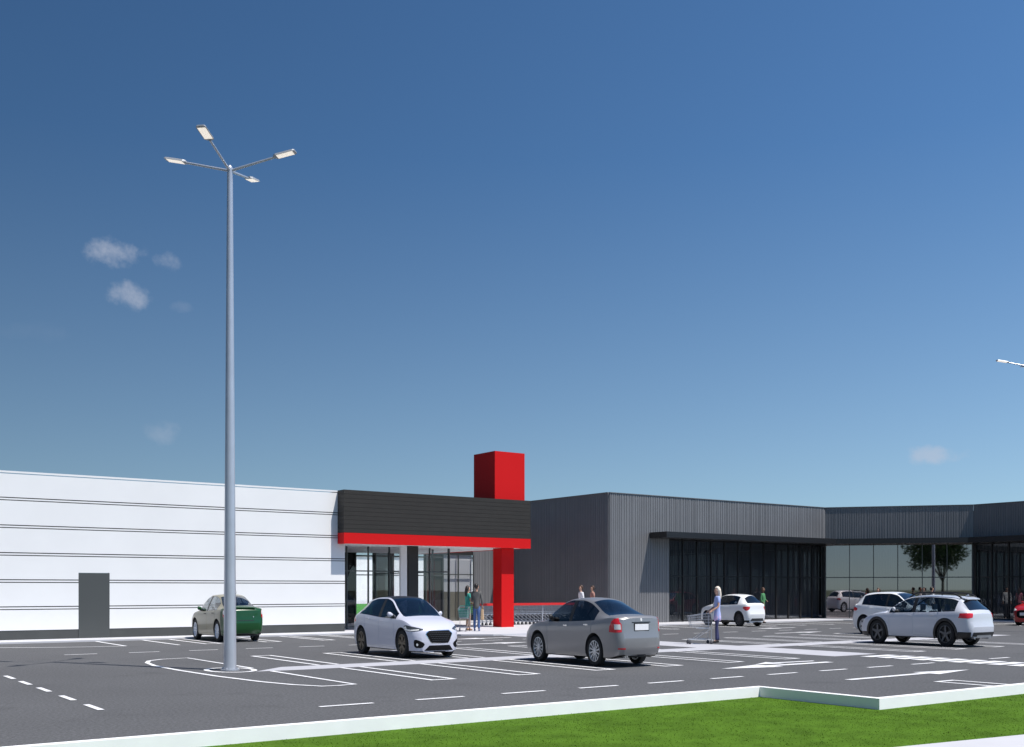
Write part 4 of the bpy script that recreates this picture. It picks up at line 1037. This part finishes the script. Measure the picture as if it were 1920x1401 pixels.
# ------------------------------------------------------------------ shopping trolleys
M['wire'] = mat('trolley_wire', (.46, .48, .52), .3, metal=.7)
M['red_plastic'] = mat('red_plastic', (.55, .02, .02), .4)
M['teal_plastic'] = mat('teal_plastic', (.02, .22, .17), .5)
M['wheel_grey'] = mat('castor_rubber', (.06, .06, .07), .7)
def trolley(label, group, loc, rz, liner=None, handle=None, r=.0045):
    root = empty('shopping_trolley', (*loc, 0), rz, (SQ, SQ, .93)); tag(root, label, 'trolley', group)
    b = MB()
    def q(u, v, t):        # point on the basket: u across -1..1, v rear..front 0..1, t bottom..top 0..1
        zb_, zt = .50 + .06*v, 1.0 - .10*v
        hw = (.20 + .07*t) * (1 - .12*v); y = -.36 + (.72 + .10*t) * v - .02*t*(1-v)
        return Vector((u*hw, y, zb_ + (zt - zb_)*t))
    for t in (0, .2, .4, .6, .8, 1.0):
        rr = r*1.9 if t in (0, 1.0) else r
        for a, c_ in (((-1,0),(-1,1)), ((1,0),(1,1)), ((-1,1),(1,1)), ((-1,0),(1,0))):
            b.tube(q(a[0], a[1], t), q(c_[0], c_[1], t), rr, n=5)
    for k in range(11):
        v = k/10
        for u in (-1, 1): b.tube(q(u, v, 0), q(u, v, 1), r, n=5)
        b.tube(q(-1, v, 0), q(1, v, 0), r, n=5)
    for k in range(7):
        u = -1 + 2*k/6
        for v in (0, 1): b.tube(q(u, v, 0), q(u, v, 1), r, n=5)
        b.tube(q(u, 0, 0), q(u, 1, 0), r, n=5)
    b.build('basket', M['wire'], root)
    f = MB()
    for s in (-1, 1):
        f.tube((s*.25, -.42, 1.02), (s*.24, -.40, .55), .012, n=7); f.tube((s*.24, -.40, .55), (s*.25, -.38, .17), .012, n=7)
        f.tube((s*.25, -.42, .16), (s*.16, .46, .16), .012, n=7); f.tube((s*.24, -.40, .52), (s*.18, .1, .50), .010, n=7)
        f.tube((s*.24, -.38, .50), (s*.17, .25, .17), .009, n=6); f.tube((s*.16, .46, .16), (s*.16, .46, .13), .012, n=6)
    f.tube((-.16, .46, .16), (.16, .46, .16), .012, n=7); f.tube((-.25, -.3, .17), (.25, -.3, .17), .010, n=7); f.tube((-.2, .1, .17), (.2, .1, .17), .008, n=7)
    f.build('frame', M['wire'], root)
    h = MB(); h.tube((-.27, -.44, 1.02), (.27, -.44, 1.02), .017, n=10); h.build('handle', handle or M['red_plastic'], root, sm=50)
    for x, y in ((-.24, -.38), (.24, -.38), (-.16, .44), (.16, .44)):
        w = MB(); w.lathe([(.0, -.014), (.055, -.014), (.062, -.006), (.062, .006), (.055, .014), (0, .014)], 'x', 14); w.tube((0, 0, 0), (0, .015, .10), .012, n=6)
        o = w.build('castor', M['wheel_grey'], root, sm=50); o.location = (x, y, .062)
    if liner:
        l = MB(); e = .012
        for (a, c_) in (((-1,0),(-1,1)), ((1,0),(1,1)), ((-1,1),(1,1)), ((-1,0),(1,0))):
            p = [q(a[0]*.95, .03 + a[1]*.94, .04), q(c_[0]*.95, .03 + c_[1]*.94, .04), q(c_[0]*.95, .03 + c_[1]*.94, .86), q(a[0]*.95, .03 + a[1]*.94, .86)]
            l.add(p, [(0,1,2,3)])
        l.add([q(-.95, .03, .04), q(.95, .03, .04), q(.95, .97, .04), q(-.95, .97, .04)], [(0,1,2,3)])
        me_ = l.mesh('basket_liner', liner); lo = link('basket_liner', me_, root); md = lo.modifiers.new('thick', 'SOLIDIFY'); md.thickness = .008
    return root
G_ROW = 'trolleys nested in one row by the red guard rail'
t0 = trolley('wire shopping trolley nested in the row along the red guard rail behind the red column', G_ROW, (25.3, 37.75), -math.pi/2)
t0.location.z = .05
for k in range(1, 24):
    t = copy_tree(t0); t.location = (25.3 + .215 * k, 37.75, .05)
rail = empty('guard_rail', (27.9, 38.1, .05)); tag(rail, 'red horizontal guard rail behind the row of nested trolleys', 'guard rail')
b = MB(); b.box(-3.0, 2.7, -.62, -.57, .86, .96); b.build('rail_board', M['red_plastic'], rail)
for x in (-2.9, -1.0, .8, 2.6):
    b = MB(); b.tube((x, -.53, -.05), (x, -.53, .95), .026, n=10); b.build('post', M['galv'], rail)

# ------------------------------------------------------------------ people
def skin_mesh(name, verts, edges, mtl, parent, sub=1, root_i=0):
    me = bpy.data.meshes.new(name); me.from_pydata([v[0] for v in verts], edges, [])
    o = bpy.data.objects.new(name, me); C.objects.link(o)
    md = o.modifiers.new('skin', 'SKIN'); md.use_smooth_shade = True
    for i, v in enumerate(verts):
        sv = o.data.skin_vertices[0].data[i]; sv.radius = v[1] if isinstance(v[1], tuple) else (v[1], v[1]); sv.use_root = (i == root_i)
    if sub: m2 = o.modifiers.new('sub', 'SUBSURF'); m2.levels = sub; m2.render_levels = sub
    dg = bpy.context.evaluated_depsgraph_get(); dg.update()
    nm_ = bpy.data.meshes.new_from_object(o.evaluated_get(dg)); bpy.data.objects.remove(o)
    nm_.materials.clear(); nm_.materials.append(mtl)
    for p in nm_.polygons: p.use_smooth = True
    return link(name, nm_, parent)
SKIN = mat('skin', (.52, .30, .21), .6); SKIN_D = mat('skin_brown', (.20, .10, .06), .6)
def cloth(name, col): return mat(name, col, .85, var=.06, vscale=30)
def person(label, loc, rz, arms, feet, top, bottom, hair, shoe, skin=SKIN, h=1.72, hair_len=0, dress=0, sleeve='short', z=0.0, turn=0.0, female=False, group=None):
    k = h / 1.72
    root = empty('person', (loc[0], loc[1], z), rz, (.82*k, .82*k, k)); tag(root, label, 'person', group)
    sw = .165 if female else .19; hw = .095 if female else .09
    ct, st = math.cos(turn), math.sin(turn)
    def hd(x, y, z_): return (x*ct - y*st, x*st + y*ct, z_)
    V, E = [], []
    def add(p, r, frm=None):
        V.append((p, r)); 
        if frm is not None: E.append((frm, len(V) - 1))
        return len(V) - 1
    pel = add((0, 0, .95), (.105, .078)); sp = add((0, .01, 1.12), (.09 if female else .10, .065), pel); ch = add((0, .005, 1.30), (.10 if female else .12, .072), sp)
    nb = add((0, -.005, 1.44), (.058, .055), ch); nk = add((0, .01, 1.50), (.05, .052), nb)
    h1 = add(hd(0, .035, 1.555), (.062, .074), nk); h2 = add(hd(0, .025, 1.615), (.080, .096), h1); h3 = add(hd(0, .015, 1.675), (.068, .085), h2); add(hd(0, .01, 1.705), (.04, .05), h3)
    add(hd(0, .125, 1.60), (.012, .012), h2)                                   # nose
    for s in (-1, 1): add(hd(s*.088, .01, 1.605), (.012, .02), h2)             # ears
    AR = []
    for i, s in enumerate((-1, 1)):
        el, ha = arms[i]
        sh = add((s*sw, 0, 1.385), (.044, .042), ch); e = add(el, (.038, .038), sh)
        w = tuple(Vector(el).lerp(Vector(ha), .82)); wi = add(w, (.028, .026), e); hi = add(ha, (.036, .018), wi)
        d = (Vector(ha) - Vector(el)).normalized(); side = d.cross(Vector((0, 0, 1)));
        side = side.normalized() if side.length > .2 else Vector((0, 1, 0)); dn = d.cross(side).normalized()
        if dn.z > 0: dn = -dn
        for n_, (o_, ln) in enumerate(((-.028, .062), (-.010, .072), (.010, .068), (.028, .055))):
            b0 = Vector(ha) + side*o_ + d*.035; f1 = add(tuple(b0), (.010, .010), hi); f2 = add(tuple(b0 + d*ln*.5 + dn*.012), (.009, .009), f1); add(tuple(b0 + d*ln*.8 + dn*.035), (.008, .008), f2)
        th = add(tuple(Vector(ha) - side*.038*s*-1 + d*.005 + dn*.01), (.011, .011), hi); add(tuple(Vector(ha) - side*.045*s*-1 + d*.045 + dn*.02), (.009, .009), th)
        AR.append(((s*sw, 0, 1.395), el, w))
    LG = []
    for i, s in enumerate((-1, 1)):
        fx, fy, fz = feet[i]
        hp = add((s*hw, 0, .88), (.070, .072), pel); kn = ((s*hw + fx)/2, fy*.5 + .03, .49 + fz*.4); ki = add(kn, (.048, .05), hp)
        an = (fx, fy, .09 + fz); ai = add(an, (.036, .038), ki); add((fx, fy + .12, .035 + fz), (.036, .026), ai)
        LG.append(((s*hw, 0, .88), kn, an))
    skin_mesh('body', V, E, skin, root)
    # top
    V, E = [], []; q = .016
    zb_ = dress if dress else .90
    if dress:
        aa = add((0, 0, zb_ - .07), (.205, .17)); a0 = add((0, 0, zb_ + .04), (.19, .155), aa); p_ = add((0, 0, .95), (.165, .135), a0)
    else:
        b0_ = add((0, 0, .79), (.172, .142)); p_ = add((0, 0, .90), (.168, .138), b0_)
    s1 = add((0, .01, 1.12), (.13 + q*.6 if female else .148, .10), p_); c1 = add((0, .005, 1.30), (.15 if female else .175, .125), s1); add((0, -.005, 1.435), (.10, .085), c1)
    for (a, e, w) in AR:
        i0 = add((a[0]*.97, a[1], a[2] + .006), (.07, .066), c1)
        if sleeve == 'short': add(tuple(Vector(a).lerp(Vector(e), .62)), (.058, .056), i0)
        else: j = add(e, (.054, .054), i0); add(tuple(Vector(e).lerp(Vector(w), .92)), (.040, .040), j)
    skin_mesh('dress' if dress and dress < .8 else 'shirt', V, E, top, root)
    # trousers
    V, E = [], []; t0_ = add((0, 0, 1.05), (.112, .085)); p_ = add((0, 0, .95), (.13, .098), t0_)
    for (a, kn, an) in LG:
        i0 = add((a[0], a[1], .86), (.082, .084) if dress else (.094, .096), p_); j = add(kn, (.062, .064) if dress else (.070, .072), i0); add((an[0], an[1], an[2] - .02), (.056, .058), j)
    skin_mesh('trousers', V, E, bottom, root)
    for i in range(2):
        fx, fy, fz = feet[i]; V, E = [], []
        a0 = add((fx, fy - .03, .05 + fz), (.042, .048)); a1 = add((fx, fy + .09, .04 + fz), (.044, .036), a0); add((fx, fy + .17, .032 + fz), (.036, .026), a1)
        skin_mesh('shoe', V, E, shoe, root)
    hb = MB(); nu, nv = 20, 12; vs = []; rows = []
    def head_pt(th, ph, g=1.0): return Vector((.092*g*math.cos(th)*math.cos(ph), -.008 + .113*g*math.sin(th)*math.cos(ph), 1.638 + .108*g*math.sin(ph)))
    for j in range(nv + 1):
        ph = -.95 + (1.5708 + .95) * j / nv
        for i in range(nu):
            v = head_pt(2*math.pi*i/nu, ph, 1 + .03*math.sin(7*i + 3*j)); vs.append(Vector(hd(*v)))
    fs = []
    for j in range(nv):
        for i in range(nu):
            th = 2*math.pi*(i + .5)/nu; ph = -.95 + (1.5708 + .95) * (j + .5) / nv
            c_ = head_pt(th, ph)
            if c_.y > .03 and c_.z < 1.685: continue
            if abs(c_.x) > .05 and c_.y > -.02 and c_.z < 1.60: continue
            fs.append((j*nu + i, j*nu + (i+1) % nu, (j+1)*nu + (i+1) % nu, (j+1)*nu + i))
    hb.add(vs, fs)
    if hair_len:
        vs, fs = [], []; n_ = 7
        for t in range(n_ + 1):
            q_ = t / n_; z_ = 1.66 - (hair_len + .08) * q_; rx = .094 - .024*q_; ry = .062 - .018*q_; cy = -.045 - .045*min(1, q_*2) + .01*q_
            if t == n_: rx *= .6; ry *= .6
            for i in range(14): vs.append(Vector(hd(rx*math.cos(i*.4488), cy + ry*math.sin(i*.4488), z_)))
        for t in range(n_):
            for i in range(14): fs.append((t*14 + i, t*14 + (i+1) % 14, (t+1)*14 + (i+1) % 14, (t+1)*14 + i))
        fs.append(tuple(n_*14 + i for i in range(14))); hb.add(vs, fs)
    ho = hb.build('hair', hair, root, sm=70); md = ho.modifiers.new('thick', 'SOLIDIFY'); md.thickness = .014; md.offset = -1
    em = MB()
    for s in (-1, 1):
        c_ = Vector(hd(s*.032, .098, 1.625)); em.tube(c_ - Vector((.013, 0, 0)), c_ + Vector((.013, 0, 0)), .007, n=6)
    em.tube(Vector(hd(-.022, .098, 1.562)), Vector(hd(.022, .098, 1.562)), .005, n=5)
    em.build('face_features', mat('face_dark', (.10, .04, .035), .7), root)
    return root
HB = mat('blonde_hair', (.74, .66, .56), .6, var=.15, vscale=60); HD = mat('dark_hair', (.012, .009, .008), .5); HBR = mat('brown_hair', (.06, .03, .018), .6)
black_shoe = cloth('black_shoe', (.02, .02, .022)); jeans = cloth('blue_jeans', (.07, .13, .30)); navy = cloth('navy_leggings', (.045, .05, .13))
grey_top = cloth('grey_shirt', (.10, .098, .095)); white_top = cloth('white_shirt', (.70, .70, .72)); teal = cloth('teal_dress', (.05, .33, .27)); dark_tr = cloth('dark_trousers', (.03, .03, .035))
# tunic: pale blue with pink flowers towards the hem
tun = cloth('blue_tunic', (.36, .44, .75)); t_ = tun.node_tree; bs = t_.nodes['Principled BSDF']
oc = t_.nodes.new('ShaderNodeTexCoord'); sx = t_.nodes.new('ShaderNodeSeparateXYZ'); t_.links.new(oc.outputs['Object'], sx.inputs[0])
vo = t_.nodes.new('ShaderNodeTexVoronoi'); vo.inputs['Scale'].default_value = 16; t_.links.new(oc.outputs['Object'], vo.inputs['Vector'])
m1 = t_.nodes.new('ShaderNodeMapRange'); m1.inputs['From Min'].default_value = .74; m1.inputs['From Max'].default_value = 1.02; m1.inputs['To Min'].default_value = 1; m1.inputs['To Max'].default_value = 0; t_.links.new(sx.outputs['Z'], m1.inputs['Value'])
m2 = t_.nodes.new('ShaderNodeMapRange'); m2.inputs['From Min'].default_value = .35; m2.inputs['From Max'].default_value = .6; m2.inputs['To Min'].default_value = 1; m2.inputs['To Max'].default_value = 0; t_.links.new(vo.outputs['Distance'], m2.inputs['Value'])
m3 = t_.nodes.new('ShaderNodeMath'); m3.operation = 'MULTIPLY'; t_.links.new(m1.outputs[0], m3.inputs[0]); t_.links.new(m2.outputs[0], m3.inputs[1])
mxx = t_.nodes.new('ShaderNodeMix'); mxx.data_type = 'RGBA'; t_.links.new(m3.outputs[0], mxx.inputs['Factor']); mxx.inputs['A'].default_value = (.36, .44, .75, 1); mxx.inputs['B'].default_value = (.80, .50, .72, 1)
t_.links.new(mxx.outputs['Result'], bs.inputs['Base Color'])

def fwd(rz, d): return Vector((-math.sin(rz) * d, math.cos(rz) * d))
relaxed = [((-.235, -.03, 1.12), (-.235, .06, .88)), ((.235, -.03, 1.12), (.235, .06, .88))]
push = [((-.22, .02, 1.13), (-.19, .30, .985)), ((.22, .02, 1.13), (.19, .30, .985))]
stand = [(-.10, 0, 0), (.10, .03, 0)]; step = [(-.09, .14, 0), (.09, -.16, .02)]
# blonde woman pushing a trolley to the left
rzb = R(90 - 35.7 + 5); pb = (23.20, 21.78)
person('blonde woman in a pale blue tunic and navy leggings pushing a trolley', pb, rzb, push, [(-.08, .05, .03), (.08, -.06, .03)], tun, navy, HB, black_shoe, hair_len=.24, dress=.74, female=True, h=1.70)
q_ = Vector(pb) + fwd(rzb, .53)
trolley('empty wire shopping trolley pushed by the blonde woman', None, (q_.x, q_.y), rzb, None, M['wire'], r=.0036)
# couple by the entrance with a green lined trolley
rzm = R(-35.7 - 8)
person('man in grey shirt and blue jeans seen from behind by the red column', (21.96, 32.85), rzm, [((-.24, .06, 1.13), (-.20, .26, 1.04)), ((.245, -.02, 1.12), (.26, .06, .87))], [(-.10, .05, 0), (.12, -.06, 0)], grey_top, jeans, HD, cloth('blue_shoe', (.08, .14, .3)), z=.05, sleeve='long', h=1.78, turn=-.5)
person('dark haired woman in a teal dress beside the man in jeans', (21.97, 33.47), R(-35.7 - 60), [((-.2, .06, 1.12), (-.08, .26, 1.10)), ((.2, .06, 1.12), (.08, .27, 1.08))], stand, teal, cloth('beige_tights', (.45, .30, .22)), HD, cloth('tan_shoe', (.25, .15, .09)), z=.05, hair_len=.26, dress=.62, female=True, h=1.70, skin=SKIN)
t = trolley('shopping trolley with teal lined basket in front of the woman in the teal dress', None, (21.50, 33.02), R(-35.7 + 175), M['teal_plastic'], M['teal_plastic']); t.location.z = .05
# tan bag hanging from the man's hand
bag = empty('shopping_bag', (0, 0, 0), rzm, (.82, .82, 1)); tag(bag, 'tan paper bag hanging from the hand of the man in jeans', 'bag')
b = MB(); b.add([(-.05, -.15, -.46), (.05, -.15, -.46), (.05, .15, -.46), (-.05, .15, -.46), (-.035, -.14, -.06), (.035, -.14, -.06), (.035, .14, -.06), (-.035, .14, -.06)], [(0,3,2,1),(4,5,6,7),(0,1,5,4),(1,2,6,5),(2,3,7,6),(3,0,4,7)])
b.build('bag_body', mat('tan_paper', (.50, .34, .20), .8, var=.08, vscale=20), bag)
b = MB()
for x in (-.035, .035): b.tube((x, -.07, -.07), (x*.2, -.02, .02), .006, n=5); b.tube((x, .07, -.07), (x*.2, .02, .02), .006, n=5)
b.build('bag_handles', mat('cord', (.3, .2, .12), .8), bag)
hp = Matrix.Rotation(rzm, 3, 'Z') @ Vector((.26*.82, .07*.82, 0)); bag.location = (21.96 + hp.x, 32.85 + hp.y, .05 + .86*1.78/1.72)
# two walkers beyond the grey saloon
person('man in a white shirt walking beyond the grey saloon', (28.6, 34.72), R(75), relaxed, step, white_top, dark_tr, HBR, black_shoe, z=.05, sleeve='long', h=1.74)
person('dark haired man in a dusky pink shirt behind the grey saloon', (29.6, 35.15), R(70), relaxed, step, cloth('dusky_shirt', (.42, .22, .18)), dark_tr, HBR, black_shoe, z=.05, sleeve='short', h=1.72)
# woman in green by the small white hatchback
person('person in a green jacket standing behind the small white hatchback', (38.85, 33.55), R(200), [((-.24, .05, 1.12), (-.10, .22, 1.08)), ((.24, -.03, 1.13), (.22, .14, .98))], stand, cloth('green_jacket', (.07, .24, .10)), cloth('beige_trousers', (.35, .30, .25)), HBR, black_shoe, skin=SKIN_D, sleeve='long', h=1.70)
# people beyond the estate
person('man with dark hair in a grey jacket beyond the white estate', (47.9, 30.85), R(60), relaxed, step, cloth('dark_jacket', (.05, .05, .055)), dark_tr, HD, black_shoe, sleeve='long', h=1.72)
person('dark haired man in a white shirt beyond the white estate', (48.19, 30.63), R(-120), relaxed, step, cloth('clean_white_shirt', (.75, .75, .76)), dark_tr, HD, black_shoe, sleeve='long', h=1.73)
person('woman in a pink top beyond the white crossover', (45.13, 31.6), R(80), relaxed, stand, cloth('pink_top', (.65, .22, .28)), dark_tr, HBR, black_shoe, hair_len=.2, female=True, h=1.68)
